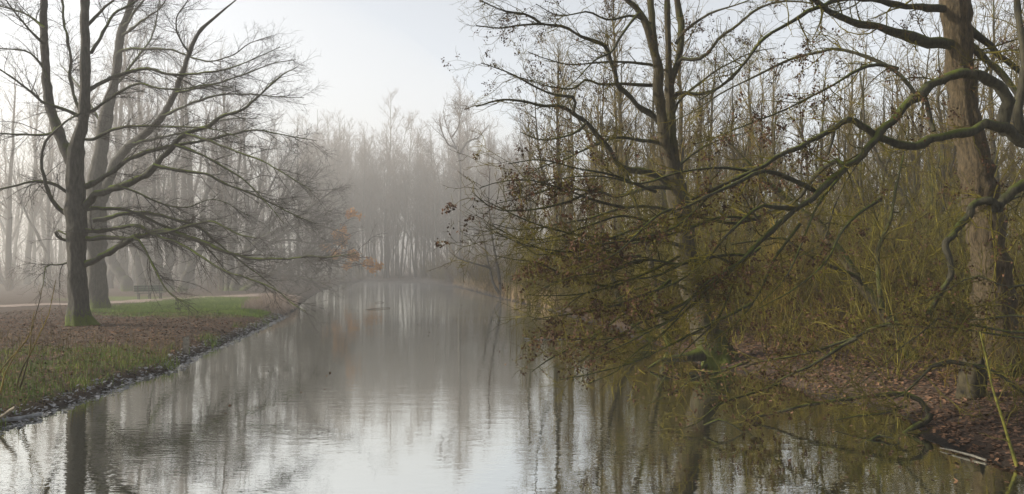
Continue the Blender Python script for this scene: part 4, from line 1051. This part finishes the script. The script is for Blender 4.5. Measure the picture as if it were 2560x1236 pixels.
# drift of wet sticks and leaves along the left shore
q = rand_land(rs, 26000, -16, -8.5, 12, 46, -.35, None, .45); q[:, 2] = np.maximum(q[:, 2], .0)
litter('shore_debris', q, rs, (.02, .07), M['wet_wood'])

# ------------------------------------------------------------------ the mist
V, Q = box(-330, 330, -70, 440, -2.0, 31.0)
hm = bpy.data.materials.new('haze'); hm.use_nodes = True
t = hm.node_tree; t.nodes.clear()
pv_ = t.nodes.new('ShaderNodeVolumePrincipled')
pv_.inputs['Color'].default_value = (0.96, 0.95, 0.94, 1)
pv_.inputs['Density'].default_value = HAZE
pv_.inputs['Anisotropy'].default_value = 0.35
for nm in ('Density Attribute', 'Color Attribute', 'Temperature Attribute'):
    if nm in pv_.inputs: pv_.inputs[nm].default_value = ''
ou = t.nodes.new('ShaderNodeOutputMaterial')
t.links.new(pv_.outputs[0], ou.inputs['Volume'])
hz = mesh_obj('haze', [(V, Q)], hm, None, None, smooth=False)
tag(hz, kind='stuff')

def vapour(name, rho, g_, V, Q):
    m = bpy.data.materials.new(name); m.use_nodes = True
    t = m.node_tree; t.nodes.clear()
    v = t.nodes.new('ShaderNodeVolumePrincipled')
    v.inputs['Color'].default_value = (0.965, 0.957, 0.945, 1); v.inputs['Density'].default_value = rho; v.inputs['Anisotropy'].default_value = g_
    for nm in ('Density Attribute', 'Color Attribute', 'Temperature Attribute'):
        if nm in v.inputs: v.inputs[nm].default_value = ''
    o_ = t.nodes.new('ShaderNodeOutputMaterial'); t.links.new(v.outputs[0], o_.inputs['Volume'])
    tag(mesh_obj(name, [(V, q_) if k == 0 else (V[:0], q_) for k, q_ in enumerate([Q])], m, None, None, smooth=False), kind='stuff')

# bank of mist filling the left wood and the far end of the pond, its near side slanting away to the right
nf = spline([(-300, 22), (-60, 28), (-17, 34), (-7.5, 50), (-1.5, 70), (4, 95), (16, 140), (45, 210), (90, 300)], 60)
nf = nf + 0.9 * np.stack([wob(nf[:, 0] * .2, nf[:, 1] * .2), wob(nf[:, 1] * .23, nf[:, 0] * .2)], 1)
bk_ = np.stack([np.linspace(-300, 90, 60), np.full(60, 330.0)], 1)
lay = []
for zz, in_ in ((-1.5, 0.0), (8, 0.0), (18, 4.0), (27, 16.0)):
    f_ = nf + np.array([-in_ * .6, in_]); 
    lay.append(np.c_[f_, np.full(60, zz) + (.8 * wob(f_[:, 0] * .1, f_[:, 1] * .1) if zz > 20 else 0)])
rowsV = lay + [np.c_[bk_, np.full(60, 27.0)], np.c_[bk_, np.full(60, -1.5)]]
V = np.vstack(rowsV); nr = len(rowsV); iu = np.arange(nr * 60).reshape(nr, 60)
Q = []
for k in range(nr):
    a_, b_ = iu[k], iu[(k + 1) % nr]
    Q += [np.stack([a_[:-1], a_[1:], b_[1:], b_[:-1]], 1)]
Q = np.vstack(Q)
Q = np.vstack([Q, [[iu[0, j], iu[1, j], iu[4, j], iu[5, j]] for j in (0, 59)], [[iu[1, j], iu[2, j], iu[3, j], iu[4, j]] for j in (0, 59)]])
vapour('mist_bank', 0.0047, 0.30, V, Q)

# low mist lying on the far half of the pond: a thin lumpy body of vapour
mx_, my_ = np.meshgrid(np.linspace(-1, 1, 30), np.linspace(0, 1, 60))
Yg = 34 + 96 * my_
xl = np.interp(Yg, [34, 52, 75, 110, 131], [-9, -12, -17, -22, -24]); xr = np.interp(Yg, [34, 57, 71, 90, 116, 131], [3, 1.5, 0, -4, -10, -12])
Xg = (xl + xr) / 2 + (xr - xl) / 2 * mx_
edge = np.clip((1 - np.abs(mx_)) * 3, 0, 1) * np.clip(my_ * 2.2, 0, 1) * np.clip((1 - my_) * 8, 0, 1)
top = .05 + edge * (1.0 + .45 * wob(Xg * .35, Yg * .16))
bot = np.full_like(top, .035)
iu = np.arange(60 * 30).reshape(60, 30)
qt = np.stack([iu[:-1, :-1], iu[:-1, 1:], iu[1:, 1:], iu[1:, :-1]], -1).reshape(-1, 4)
nb_ = 60 * 30
ring = np.r_[iu[0, :-1], iu[:-1, -1], iu[-1, :0:-1], iu[:0:-1, 0]]
sd_ = np.stack([ring, ring + nb_, np.roll(ring, -1) + nb_, np.roll(ring, -1)], -1)
V = np.vstack([np.stack([Xg.ravel(), Yg.ravel(), top.ravel()], 1), np.stack([Xg.ravel(), Yg.ravel(), bot.ravel()], 1)])
vapour('mist', 0.011, 0.5, V, np.vstack([qt, qt[:, ::-1] + nb_, sd_]))
